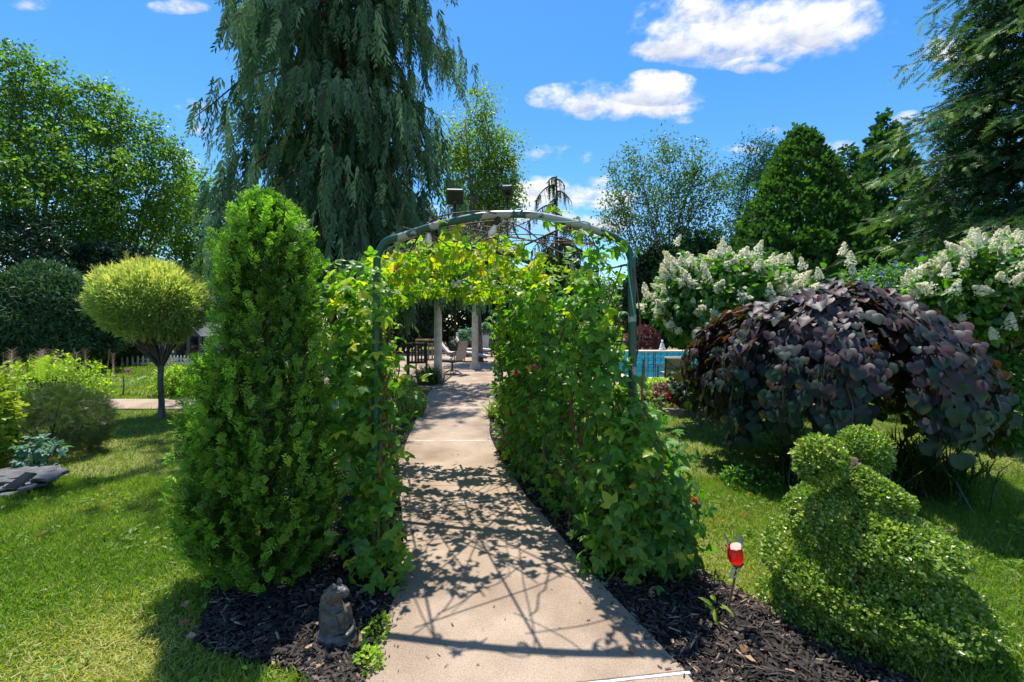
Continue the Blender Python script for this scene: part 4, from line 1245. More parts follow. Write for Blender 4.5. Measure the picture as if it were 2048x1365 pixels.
# ================================================================== near plants
# ------------------------------------------------------------------ columnar arborvitae by the walk
def columnar():
    bx, by = -1.40, 2.62
    root = empty('columnar_arborvitae', (bx, by, 0), 'bright green columnar arborvitae with a rounded top in front of the arch', 'shrub')
    MB().tube([(bx, by, z) for z in (0, .3, .9, 1.6, 2.05)], [.05, .045, .035, .025, .01], 8).build('trunk', M['bark'], root)
    MB().tube([(bx, by, .03), (bx - .16, by - .06, .3), (bx - .20, by - .10, .8), (bx - .19, by - .12, 1.15)], [.03, .025, .018, .008], 7).build('trunk', M['bark'], root)
    zz = np.array([.03, .18, .42, .8, 1.1, 1.4, 1.7, 1.9, 2.04, 2.13, 2.18])
    rr = np.array([.20, .31, .375, .335, .265, .228, .222, .205, .16, .095, .02])
    n = 17500
    zs = np.linspace(.03, 2.18, 300); cdf = np.cumsum(np.interp(zs, zz, rr) + .12 * (zs > 1.95)); cdf /= cdf[-1]
    z = np.interp(rng.random(n), cdf, zs); az = rng.random(n) * 2 * np.pi
    d = np.stack([np.cos(az), np.sin(az), np.zeros(n)], 1)
    R0 = np.interp(z, zz, rr)
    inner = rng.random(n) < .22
    lp = 1 + .09 * wob(np.stack([d[:, 0] * 1.5, d[:, 1] * 1.5, z * 2.2], 1), 2.2, .4) + .07 * wob(np.stack([d[:, 0] * 3.2, d[:, 1] * 3.2, z * 6.], 1), 2.0, 2.)
    f = np.where(inner, rng.uniform(.55, .8, n), .84 + .16 * rng.random(n) ** .6)
    P = np.array((bx, by, 0)) + d * (R0 * lp * f)[:, None] + np.stack([z * 0, z * 0, z], 1)
    # second, lower spire in front on the left
    m = 2600
    z2 = rng.random(m) ** .9 * 1.10 + .15
    a2 = rng.random(m) * 2 * np.pi; d2 = np.stack([np.cos(a2), np.sin(a2), np.zeros(m)], 1)
    r2 = np.interp(z2, [.08, .4, .75, 1.05, 1.2, 1.27], [.10, .14, .13, .08, .04, .01])
    P2 = np.array((bx - .30, by - .06, 0)) + d2 * (r2 * (1 + .1 * wob(d2 * 2 + z2[:, None] * 3, 2.)) * (.8 + .2 * rng.random(m)))[:, None] + np.stack([z2 * 0, z2 * 0, z2], 1)
    P = np.concatenate([P, P2]); d = np.concatenate([d, d2]); inner = np.concatenate([inner, np.zeros(m, bool)])
    # sprays sit in tilted plates of a dozen; deeper plates carry the hollows' shade in their tint
    key = np.floor(np.arctan2(d[:, 1], d[:, 0]) * 7.6 + 40.5) * 1000 + np.floor(P[:, 2] * 12.5 + 3 * np.sin(np.arctan2(d[:, 1], d[:, 0]) * 4))
    uq, inv = np.unique(key, return_inverse=True)
    push = rng.uniform(-.10, .055, len(uq))[inv]
    tl = (rng.normal(size=len(uq)) * .13)[inv]
    P = P + d * (push * np.where(inner, .3, 1))[:, None]
    N = len(P)
    along = nrm(d * (.55 + (rng.normal(size=len(uq)) * .3)[inv])[:, None] + np.array((0, 0, .75)) + rng.normal(size=(len(uq), 3))[inv] * .30 + rng.normal(size=(N, 3)) * .28)
    tang = np.stack([-d[:, 1], d[:, 0], np.zeros(N)], 1)
    ph = rng.random(N) * np.pi * 2
    nn = nrm(tang * np.cos(ph)[:, None] + d * (.3 + np.abs(np.sin(ph)))[:, None] + rand_dirs(N) * .35)
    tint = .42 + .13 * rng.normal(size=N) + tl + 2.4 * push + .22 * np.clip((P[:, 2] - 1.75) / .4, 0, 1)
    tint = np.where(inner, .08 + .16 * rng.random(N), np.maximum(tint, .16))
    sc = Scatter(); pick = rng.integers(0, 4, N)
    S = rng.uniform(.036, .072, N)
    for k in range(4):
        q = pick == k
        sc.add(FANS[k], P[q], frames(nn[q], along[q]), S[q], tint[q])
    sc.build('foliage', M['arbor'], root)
columnar()

# ------------------------------------------------------------------ dappled willow standard on the left lawn
def willow():
    bx, by = gnd(322, 838)
    root = empty('dappled_willow', (bx, by, 0), 'small lollipop willow with a pale orange tipped crown on a bare trunk', 'tree')
    zt = at(322, 725, by)[2]
    tr = MB(); tr.tube([(bx, by, -.02), (bx + .004, by, .03), (bx + .01, by, .25), (bx - .012, by, .55), (bx, by, zt - .06), (bx, by, zt + .04)], [.060, .047, .041, .038, .041, .048], 10)
    tr.build('trunk', M['greybark'], root)
    c = at(302, 606, by)
    lb = MB()
    for i in range(26):
        a = i * 2.4
        e = c + np.array((math.cos(a) * .62, math.sin(a) * .58, rng.uniform(-.15, .45)))
        s = np.array((bx, by, zt - rng.uniform(0, .12)))
        mid = s + (e - s) * .45 + np.array((0, 0, -.05))
        lb.tube(smooth_path([s, mid, e], 4), [.015 * (1 - .85 * k / 8) + .003 for k in range(9)], 5, cap=False)
    lb.build('limbs', M['bark'], root, kind='stuff')
    P, out, rad = ellipsoid_pts(27000, c, (.77, .72, .62), .45, .15, -.98, 2.2)
    low = P[:, 2] < c[2]
    k = np.clip((c[2] - P[:, 2]) / .85, 0, 1)
    P[:, 0] = np.where(low, c[0] + (bx - c[0]) * k + (P[:, 0] - c[0]) * (1 - .34 * k ** 2), P[:, 0])
    P[:, 1] = np.where(low, by + (P[:, 1] - by) * (1 - .34 * k ** 2), P[:, 1])
    P[:, 2] = np.where(low, c[2] - (c[2] - P[:, 2]) * 1.02, P[:, 2])
    keep = rng.random(len(P)) > .12 * k
    P, out, rad = P[keep], out[keep], rad[keep]
    n = len(P)
    along = nrm(out * .9 + np.array((0, 0, .35)) + rand_dirs(n) * .6)
    nn = nrm(rand_dirs(n) + np.array((0, 0, .6)))
    tint = .30 + .15 * rng.normal(size=n) + .32 * np.clip((P[:, 2] - c[2]) / .55, -.6, 1) + .30 * (rad - .95)
    sc = Scatter()
    sc.add(DIAN, P, frames(nn, along), rng.uniform(.045, .09, n), tint)
    tp = out[:, 2] > .45
    q = np.where(tp)[0][:900]
    q2 = rng.choice(n, 260, replace=False)
    sc.add(NEEDLE[1], P[q2] + out[q2] * .03, frames(nn[q2], nrm(out[q2] + rand_dirs(260) * .5)), rng.uniform(.10, .22, 260), rng.uniform(.3, .7, 260))
    sc.add(NEEDLE[0], P[q] + out[q] * .02, frames(nn[q], nrm(out[q] + [0, 0, .6])), rng.uniform(.07, .13, len(q)), rng.uniform(.65, 1.0, len(q)))
    sc.build('foliage', M['willow'], root)
willow()

# ------------------------------------------------------------------ weeping redbud
LEAF_MESH = [np_mesh('leaf', HEART[0], HEART[1], M['redbud'], np.full(len(HEART[0]), v), True) for v in (.04, .22, .36, .5, .62, .78, .95)]
def redbud():
    cx, cy = 3.16, 4.45
    root = empty('weeping_redbud', (cx, cy, 0), 'weeping redbud forming a dome of overlapping dark purple heart shaped leaves', 'tree')
    MB().tube(smooth_path([(cx, cy, -.03), (cx + .03, cy, .5), (cx - .02, cy + .03, 1.1), (cx, cy, 1.62)], 4), [.075, .07, .066, .062, .06, .058, .056, .054, .052, .05, .045, .04, .03], 9).build('trunk', M['bark'], root)
    lb = MB(); P, O, A, Tn = [], [], [], []
    nb = 78
    for i in range(nb):
        az = i * 2.39996 + rng.normal() * .1
        lay = rng.random()
        Rm = rng.choice((rng.uniform(.82, .95), rng.uniform(.95, 1.04), rng.uniform(1.0, 1.12)), p=(.35, .5, .15)) * (1.18 if math.cos(az) > 0 else 1.32) * (1 - .10 * lay) * (1 + .06 * math.sin(3 * az + 1))
        ztop = 1.78 - .20 * lay + rng.normal() * .03 + .05 * math.sin(2 * az)
        zrim = .56 + .20 * max(0, -math.sin(az)) + .09 * math.sin(2.3 * az + .5) + rng.normal() * .13 - .18 * max(0, math.cos(az)) * .9
        if math.cos(az) < -.5: zrim -= .02
        d = np.array((math.cos(az), math.sin(az) * .97, 0))
        pts = []
        for t in np.linspace(0, 1, 12):
            ang = t * math.pi / 2
            r = Rm * math.sin(ang) ** .92
            z = zrim + (ztop - zrim) * math.cos(ang) ** .78
            pts.append(np.array((cx, cy, z)) + d * r + rng.normal(size=3) * .018)
        lb.tube(pts, [.016 * (1 - .8 * k / 11) + .003 for k in range(12)], 4, cap=False)
        q = np.array(pts)
        m = 92
        tt = (rng.random(m) ** .72) * 10.99
        a = tt.astype(int)
        pp = q[a] + (q[a + 1] - q[a]) * (tt - a)[:, None]
        tg = nrm(q[a + 1] - q[a])
        side = np.array((-d[1], d[0], 0))
        pp = pp + side * rng.normal(size=(m, 1)) * .055 * (.4 + tt / 9)[:, None]
        out = nrm((pp - np.array((cx, cy, .45))) * np.array((1, 1, 1.1)))
        P.append(pp + out * rng.uniform(-.09, .05, (m, 1))); O.append(out); A.append(nrm(tg * .8 + np.array((0, 0, -.55)) + out * .42 + side * rng.uniform(-.5, .5, (m, 1))))
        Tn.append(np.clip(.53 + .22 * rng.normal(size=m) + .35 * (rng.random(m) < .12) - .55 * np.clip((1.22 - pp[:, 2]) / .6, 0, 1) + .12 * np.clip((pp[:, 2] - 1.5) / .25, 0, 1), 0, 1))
    lb.build('branches', M['bark'], root, kind='stuff')
    P, O, A, Tn = map(np.concatenate, (P, O, A, Tn))
    nn = nrm(O * .75 + np.array((0, 0, .70)) + rand_dirs(len(P)) * .62)
    S = rng.uniform(.055, .118, len(P))
    fr = frames(nn, A)
    # the 300 leaves that show largest are objects of their own
    view = nrm(np.array((0, 0, CAM_H)) - P)
    dist = np.linalg.norm(P - np.array((0, 0, CAM_H)), axis=1)
    score = np.maximum(0, (O * view).sum(1)) * np.abs((nn * view).sum(1)) * S / dist + .0
    order = np.argsort(-score)
    front = np.zeros(len(P), bool); front[order[:300]] = True
    base = np.array(root.location)
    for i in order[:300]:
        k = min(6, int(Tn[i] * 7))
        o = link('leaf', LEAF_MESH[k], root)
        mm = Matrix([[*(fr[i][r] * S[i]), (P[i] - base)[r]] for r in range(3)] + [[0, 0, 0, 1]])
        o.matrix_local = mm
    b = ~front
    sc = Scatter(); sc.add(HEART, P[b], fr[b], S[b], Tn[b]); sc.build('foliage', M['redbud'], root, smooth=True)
redbud()

# ------------------------------------------------------------------ spiral boxwood
def boxwood():
    bx, by = 1.68, 2.22
    root = empty('spiral_boxwood', (bx, by, 0), 'clipped spiral boxwood with two small balls on top beside the red glass tulip', 'shrub')
    MB().tube([(bx, by, -.02), (bx + .01, by, .5), (bx - .02, by, .80)], [.04, .032, .02], 8).build('trunk', M['bark'], root)
    P, O = [], []
    # a cone cut by one winding groove: the band bulges, the groove is shaded
    n = 46000
    zk, rk = [.0, .2, .45, .60, .69, .76], [.45, .455, .365, .25, .13, .04]
    zs = np.linspace(.0, .76, 200); cdf = np.cumsum(np.interp(zs, zk, rk)); cdf /= cdf[-1]
    z = np.interp(rng.random(n), cdf, zs); ph = rng.random(n) * 2 * np.pi
    pitch = .335 - .10 * z
    sfr = (z / pitch + ph / (2 * np.pi) + .08) % 1.0
    bul = np.sqrt(np.clip(np.sin(np.pi * sfr), 0, 1))
    dirs = np.stack([np.cos(ph), np.sin(ph), np.zeros(n)], 1)
    rr = np.interp(z, zk, rk) * (.40 + .60 * bul) * (1 + .05 * wob(dirs * 3 + z[:, None] * 5, 2.0) + .03 * wob(dirs * 9 + z[:, None] * 14, 2.0))
    f = np.where(rng.random(n) < .82, .93 + .09 * rng.random(n), rng.uniform(.66, .93, n))
    stray = rng.random(n) < .012
    f = np.where(stray, rng.uniform(1.03, 1.12, n), f)
    P.append(np.stack([bx + .05 * (1 - z / .8) + 0 * z, by + 0 * z, z], 1) + dirs * (rr * f)[:, None])
    O.append(nrm(dirs + np.stack([0 * z, 0 * z, np.cos(np.pi * sfr) * -.9 + .25], 1)))
    for (px, py, Y, r, m) in ((1640, 922, 2.18, .110, 3200), (1726, 905, 2.42, .125, 3400)):
        cc = at(px, py, Y)
        q, o, _ = ellipsoid_pts(m, cc, (r, r, r * 1.05), .75, .09)
        P.append(q); O.append(o)
    lbm = MB()
    for px, py, Y in ((1640, 930, 2.18), (1726, 915, 2.42)):
        e = at(px, py, Y)
        lbm.tube(smooth_path([(bx - .02, by, .66), ((bx + e[0]) / 2, (by + e[1]) / 2, .74), tuple(e)], 4), .012, 6)
    lbm.build('branches', M['bark'], root, kind='stuff')
    P, O = np.concatenate(P), np.concatenate(O)
    ok = P[:, 2] > .015
    P, O = P[ok], O[ok]
    N = len(P)
    tint = .34 + .18 * rng.normal(size=N) + .30 * (rng.random(N) < .12) + .10 * O[:, 2] + .08 * wob(P, 9., 1.)
    sc = Scatter()
    sc.add(T([(0, 0, 0), (-.32, .38, .09), (-.25, .72, .07), (0, 1, -.03), (.25, .72, .07), (.32, .38, .09)], [(0, 3, 2), (0, 2, 1), (0, 4, 3), (0, 5, 4)]), P, leaf_orient(N, O, .5, .7, .8, -.3), rng.uniform(.014, .024, N), tint)
    sc.build('foliage', M['boxleaf'], root)
boxwood()

# ------------------------------------------------------------------ garden arch: three hoops along the bending walk
HOOPS = [(-.058, 2.66, .748, R(-4.5)), (-.45, 3.84, .735, R(-10)), (-.73, 5.02, .735, R(-12))]
arch = empty('garden_arch', (-.4, 3.8, 0), 'green metal garden arch of three hoops over the concrete walk', 'arch')
def hoop_pts(i, n=6):
    cx, cy, hw, rz = HOOPS[i]
    k = hw / .748
    prof = [(-.76, -.05), (-.757, .9), (-.752, 1.72), (-.745, 1.86), (-.695, 1.945), (-.60, 1.975), (-.40, 2.035), (-.15, 2.085), (.02, 2.095), (.20, 2.085), (.42, 2.035), (.60, 1.97), (.685, 1.925), (.735, 1.85), (.745, 1.70), (.752, .9), (.758, -.05)]
    pts = [(cx + x * k * math.cos(rz), cy + x * k * math.sin(rz), z) for x, z in prof]
    return smooth_path(pts, n)
for i in range(3):
    MB().tube(hoop_pts(i), .0225, 12).build('hoop', M['archpaint'], arch)
def hoop_side(i, sg, z):
    cx, cy, hw, rz = HOOPS[i]
    return np.array((cx + sg * hw * 1.0 * math.cos(rz), cy + sg * hw * math.sin(rz), z))
for sg in (-1, 1):
    for z in (.35, .85, 1.35, 1.80):
        MB().tube([hoop_side(0, sg, z), hoop_side(1, sg, z), hoop_side(2, sg, z)], .007, 6).build('rail', M['archpaint'], arch)
for x in (-.45, .02, .45):
    MB().tube([(HOOPS[i][0] + x * math.cos(HOOPS[i][3]), HOOPS[i][1] + x * math.sin(HOOPS[i][3]), 2.055 if x else 2.085) for i in range(3)], .007, 6).build('rail', M['archpaint'], arch)
# pale tie wires on the front hoop
hp = hoop_pts(0)
for a, b in ((.50, .66), (.80, .90)):
    n = len(hp); seg = hp[int(a * n):int(b * n)]
    MB().tube([p + Vector((.026 * math.cos(k * .55), -.026 * abs(math.cos(k * .35)) - .004, .026 * math.sin(k * .55) if a < .7 else 0)) for k, p in enumerate(seg)], .0035, 5).build('tie_wire', surf('green_wire', (.10, .42, .32), (.16, .5, .4), 20, .5), arch)

# ------------------------------------------------------------------ solar lamps above the arch
def solar_lamp(name, px, py, Y, w, d, rz, tilt, label):
    p = at(px, py, Y)
    root = empty(name, (p[0], p[1], 1.9), label, 'lamp')
    MB().tube([(p[0], p[1], 1.30), (p[0], p[1], p[2])], .012, 8).build('pole', M['blackmetal'], root)
    m = Matrix.Rotation(rz, 3, 'Z') @ Matrix.Rotation(tilt, 3, 'X')
    MB().box((p[0], p[1], p[2] + .02), (w, d, .055), rot=m, bev=.012).build('lamp_head', M['bronze'], root)
    off = m @ Vector((0, 0, .030))
    MB().box(Vector((p[0], p[1], p[2] + .02)) + off, (w * .92, d * .90, .006), rot=m).build('solar_panel', M['zinc'], root)
    off = m @ Vector((0, 0, -.030))
    MB().box(Vector((p[0], p[1], p[2] + .02)) + off, (w * .80, d * .72, .008), rot=m).build('lens', M['socket'], root)
    MB().lathe([(.022, -.03), (.026, 0), (.018, .02)], (p[0], p[1], p[2] - .035), 10).build('collar', M['blackmetal'], root)
solar_lamp('solar_lamp', 910, 398, 5.02, .19, .17, R(4), R(-58), 'black solar flood lamp on the left pole above the arch, seen from below')
solar_lamp('solar_lamp.001', 1015, 386, 4.7, .115, .16, R(-4), R(-10), 'smaller solar lamp on the right pole above the arch with a pale lit top')

# ------------------------------------------------------------------ string of bulbs zigzagging under the arch
bulbs_px = [(857, 446, 2.70, 1.35), (998, 428, 2.66, 1.35), (992, 511, 3.70, 1.45), (973, 522, 3.88, 1.3), (1024, 550, 4.2, 1.3), (941, 560, 5.0, 1.2), (1003, 585, 5.05, 1.2), (774, 560, 3.6, 1.2), (905, 548, 4.6, 1.1), (917, 548, 4.6, 1.1)]
lights = empty('string_light', tuple(at(857, 446, 2.7)), 'string of clear glass bulbs in black sockets hanging under the arch', 'lights')
cordp = []
for px, py, Y, s in bulbs_px:
    p = at(px, py, Y)
    if px == 998: p = np.array((p[0], p[1], p[2] - .01))
    tx = rng.uniform(-.10, .10) + (.28 if px == 998 else 0)
    rot = Matrix.Rotation(tx, 3, 'Y')
    q = Vector(p) + rot @ Vector((0, 0, -.056))
    bulb_ob = MB().lathe([(.010, 0), (.0125, -.010), (.020, -.030), (.0235, -.048), (.021, -.066), (.012, -.079), (.002, -.083)], q, 14, rot=rot).build('bulb', M['bulb'], lights)
    MB().lathe([(.010, -.0), (.0145, -.004), (.0155, -.03), (.0145, -.055), (.011, -.058)], p, 12, rot=rot).build('socket', M['socket'], bulb_ob)
    MB().tube([q + rot @ Vector(v) for v in ((-.004, 0, -.01), (-.007, 0, -.045), (0, 0, -.052), (.007, 0, -.045), (.004, 0, -.01))], .0012, 4).build('filament', M['stem'], bulb_ob)
    cordp.append(p)
order = [7, 0, 1, 2, 3, 9, 8, 5, 6, 4]
cp = []
for a, b in zip(order[:-1], order[1:]):
    A, B = cordp[a], cordp[b]
    cp += [A, (A + B) / 2 + np.array((0, 0, .04 if a in (0,) else -.03))]
cp.append(cordp[order[-1]])
MB().tube(smooth_path(cp, 5), .0038, 6).build('cord', M['cord'], lights)

# ------------------------------------------------------------------ climbing vines
def leaf_set(t, mat, name='leaf'):
    return [np_mesh(name, t[0], t[1], mat, np.full(len(t[0]), v)) for v in (.15, .35, .5, .7, .95)]
VL = {('TRI', 'vineleaf'): leaf_set(TRI, M['vineleaf']), ('FIVE', 'vineleaf'): leaf_set(FIVE, M['vineleaf']), ('TRI', 'vinetop'): leaf_set(TRI, M['vinetop']), ('FIVE', 'vinetop'): leaf_set(FIVE, M['vinetop'])}
TT = {'TRI': TRI, 'FIVE': FIVE}
def vine(name, label, base, blobs, stems, mat, size, n_single=300, flowers=(), up=.8, tb=0.0):
    root = empty(name, tuple(base), label, 'vine')
    mb = MB()
    for pts, r in stems:
        mb.tube(smooth_path(pts, 6), r, 5, cap=False)
    mb.build('stems', M['stem'], root, kind='stuff')
    P, O = [], []
    for (x, y, z, rx, ry, rz, n) in blobs:
        p, o, _ = ellipsoid_pts(n, (x, y, z), (rx, ry, rz), .25, .25)
        P.append(p); O.append(o)
    P, O = np.concatenate(P), np.concatenate(O)
    ok = P[:, 2] > .05
    inwalk = (P[:, 0] > path_l(P[:, 1]) + .12) & (P[:, 0] < path_r(P[:, 1]) - .10) & (P[:, 2] < 1.55)
    ok &= ~(inwalk & (rng.random(len(P)) < .93))
    P, O = P[ok], O[ok]
    N = len(P)
    S = size * rng.uniform(.5, 1.35, N)
    nn = nrm(O * .55 + np.array((0, -.25, up)) + rand_dirs(N) * .62)
    al = nrm(O * .6 + rand_dirs(N) * .9 + np.array((0, -.1, -.25)))
    fr = frames(nn, al)
    tint = np.clip(.36 + tb + .17 * rng.normal(size=N) + .12 * wob(P, 3., 1.) + .14 * np.clip((P[:, 2] - .9), -.5, 1) + .26 * (rng.random(N) < .10), 0, 1)
    kind = np.where(rng.random(N) < .2, 'FIVE', 'TRI')
    cam_p = np.array((0, 0, CAM_H))
    view = nrm(cam_p - P); dist = np.linalg.norm(P - cam_p, axis=1)
    # how many leaves stand in front of this one along the line of sight (coarse picture-free count)
    dirs = np.round(-view * 90).astype(int)
    keys = dirs[:, 0] * 1000003 + dirs[:, 2] * 1009 + dirs[:, 1] * 31
    orderd = np.argsort(dist); seen = {}; rank = np.zeros(N)
    for i in orderd:
        rank[i] = seen.get(keys[i], 0); seen[keys[i]] = rank[i] + 1
    score = S / dist * (.35 + np.abs((nn * view).sum(1))) * np.where(rank == 0, 1, .25 / (1 + rank))
    o2 = np.argsort(-score); fsel = np.zeros(N, bool); fsel[o2[:n_single]] = True
    base = np.array(root.location)
    for i in o2[:n_single]:
        me = VL[(kind[i], mat)][min(4, int(tint[i] * 5))]
        o = link('leaf', me, root)
        o.matrix_local = Matrix([[*(fr[i][r] * S[i]), (P[i] - base)[r]] for r in range(3)] + [[0, 0, 0, 1]])
    sc = Scatter()
    for k in ('TRI', 'FIVE'):
        m = (~fsel) & (kind == k)
        if m.any(): sc.add(TT[k], P[m], fr[m], S[m], tint[m])
    sc.build('foliage', M[mat], root)
    for p, s, mt in flowers:
        fl = Scatter()
        m = 12
        d = rand_dirs(m)
        fl.add(BROAD, np.repeat(np.array(p)[None], m, 0), frames(nrm(rand_dirs(m)), nrm(d + [0, -.3, .3])), np.full(m, s), rng.random(m))
        fl.build('flower', M[mt], root)
    return root
def wallp(sg, t, z, off=0.0):
    """point along the arch's side wall, off = outwards from the walk"""
    a, b, c = hoop_side(0, sg, z), hoop_side(1, sg, z), hoop_side(2, sg, z)
    p = a + (b - a) * (t * 2) if t < .5 else b + (c - b) * (t * 2 - 1)
    return p + np.array((sg * off, 0, 0))
def wall_stems(sg, n, zmax, r=.006):
    out = []
    for i in range(n):
        t = rng.uniform(-.05, 1.05); o = rng.uniform(-.10, .10); zt = zmax * rng.uniform(.55, .95)
        pts = []
        for k in range(6):
            z = zt * k / 5
            pts.append(wallp(sg, min(1.15, max(-.1, t + .06 * rng.normal())), z, (o if z < 1.1 else min(o, .0)) + .035 * rng.normal()))
        out.append((pts, r * rng.uniform(.6, 1.5)))
    return out
# right side
bl = []
for t in np.linspace(-.02, 1.12, 12):
    for z, rz, rx, n, off in ((.28, .30, .22, 120, .07), (.75, .30, .22, 122, .06), (1.18, .28, .17, 95, .0), (1.55, .22, .15, 58, -.03)):
        n = int(n * rng.uniform(.55, 1.4))
        p = wallp(1, t, z, off)
        if t < .1 and z > 1.0:
            n = int(n * .55); rx *= .8; p = p + np.array((-.16, .12, 0))
        bl.append((p[0], p[1], p[2], rx, .20, rz, n))
bl += [(.70, 2.52, .55, .30, .20, .42, 260), (.80, 2.62, .28, .30, .24, .25, 200), (.52, 2.62, .22, .18, .16, .20, 90), (.93, 2.75, .40, .22, .25, .35, 150), (.62, 2.62, 1.0, .16, .16, .25, 90),
       (.50, 2.85, 1.42, .20, .16, .26, 75), (.48, 2.80, 1.78, .20, .18, .12, 50), (.56, 2.62, 1.90, .14, .10, .07, 26), (.22, 3.4, 1.70, .22, .25, .15, 70)]
redfl = [(wallp(1, .55, 1.05, -.22), .03, 'redflower'), (at(1068, 735, 3.6), .03, 'pinkflower'), (at(1040, 745, 4.4), .03, 'redflower'), (at(1385, 1000, 2.7), .028, 'redflower'), (at(1395, 1008, 2.7), .022, 'redflower')]
vine('climbing_vine', 'thick leafy vine wall covering the right side of the arch', (.66, 2.8, 0), bl, wall_stems(1, 40, 1.95), 'vineleaf', .076, 300, redfl)
# left side
bl = []
for t in np.linspace(-.02, 1.12, 12):
    for z, rz, rx, n, off in ((.25, .26, .15, 52, .05), (.72, .30, .17, 74, .08), (1.18, .30, .20, 88, .10), (1.60, .26, .20, 84, .08)):
        n = int(n * rng.uniform(.55, 1.4))
        p = wallp(-1, t, z, off)
        bl.append((p[0], p[1], p[2], rx, .20, rz, n))
bl += [(-1.03, 2.78, 1.48, .22, .16, .28, 100), (-1.0, 2.80, 1.05, .20, .16, .30, 90), (-.76, 2.50, .24, .17, .14, .26, 85), (-.66, 2.46, .12, .10, .10, .12, 30), (-.72, 2.60, .55, .12, .10, .22, 60), (-.98, 2.9, 1.75, .25, .2, .14, 45), (-.72, 2.80, 1.0, .14, .12, .40, 70)]
vine('climbing_vine.001', 'looser vine wall with yellowing leaves on the left side of the arch', (-.84, 2.9, 0), bl, wall_stems(-1, 34, 1.95), 'vineleaf', .074, 260, [], tb=.06)
# over the top
def roofp(u, t, dz=0.0):
    z = 2.08 - .18 * abs(u) ** 2.2
    a = [np.array((HOOPS[i][0] + u * HOOPS[i][2] * math.cos(HOOPS[i][3]), HOOPS[i][1] + u * HOOPS[i][2] * math.sin(HOOPS[i][3]), z + dz)) for i in range(3)]
    return a[0] + (a[1] - a[0]) * (t * 2) if t < .5 else a[1] + (a[2] - a[1]) * (t * 2 - 1)
bl, st = [], []
for u in np.linspace(-.95, .95, 15):
    for t, n in ((.30, 6), (.45, 15), (.60, 17), (.75, 18), (.92, 19), (1.0, 13)):
        if u > .1 and t < .4: n = 5
        if u < -.4: n = int(n * 1.3)
        p = roofp(u, t, rng.uniform(-.12, .05) - (.17 if t > .8 else 0))
        bl.append((p[0], p[1], p[2], .13, .16, .075, n))
bl += [(-.62, 3.10, 1.95, .13, .16, .05, 30), (-.40, 3.15, 1.97, .16, .16, .06, 26), (-.70, 3.15, 1.86, .14, .2, .10, 40), (.30, 2.7, 2.09, .10, .05, .035, 9), (-.36, 2.68, 2.03, .08, .05, .05, 7), (.42, 2.68, 2.0, .06, .05, .02, 4)]
for i in range(30):
    u0, u1 = rng.uniform(-1, .2), rng.uniform(-.2, 1)
    t0, t1 = rng.uniform(.02, 1), rng.uniform(.1, 1)
    pts = [roofp(u0 + (u1 - u0) * s, t0 + (t1 - t0) * s, .04 + .10 * math.sin(math.pi * s) * rng.uniform(-.4, 1) + .02 * rng.normal()) for s in np.linspace(0, 1, 6)]
    st.append((pts, rng.uniform(.0025, .006)))
st += [([at(805, 455, 2.7), at(880, 480, 3.0), at(935, 530, 3.7), at(1010, 560, 4.4)], .0045), ([at(1175, 452, 2.66), at(1200, 510, 2.75), at(1240, 560, 2.85)], .004), ([at(975, 472, 2.9), at(1040, 450, 2.75), at(1070, 436, 2.66)], .0035)]
vine('climbing_vine.002', 'backlit yellow green vine sprays and brown canes trained over the arch top', (-.4, 3.9, 1.9), bl, st, 'vinetop', .078, 260, [(at(860, 519, 3.4), .032, 'pinkflower'), (at(785, 539, 3.2), .032, 'pinkflower')], up=.5)

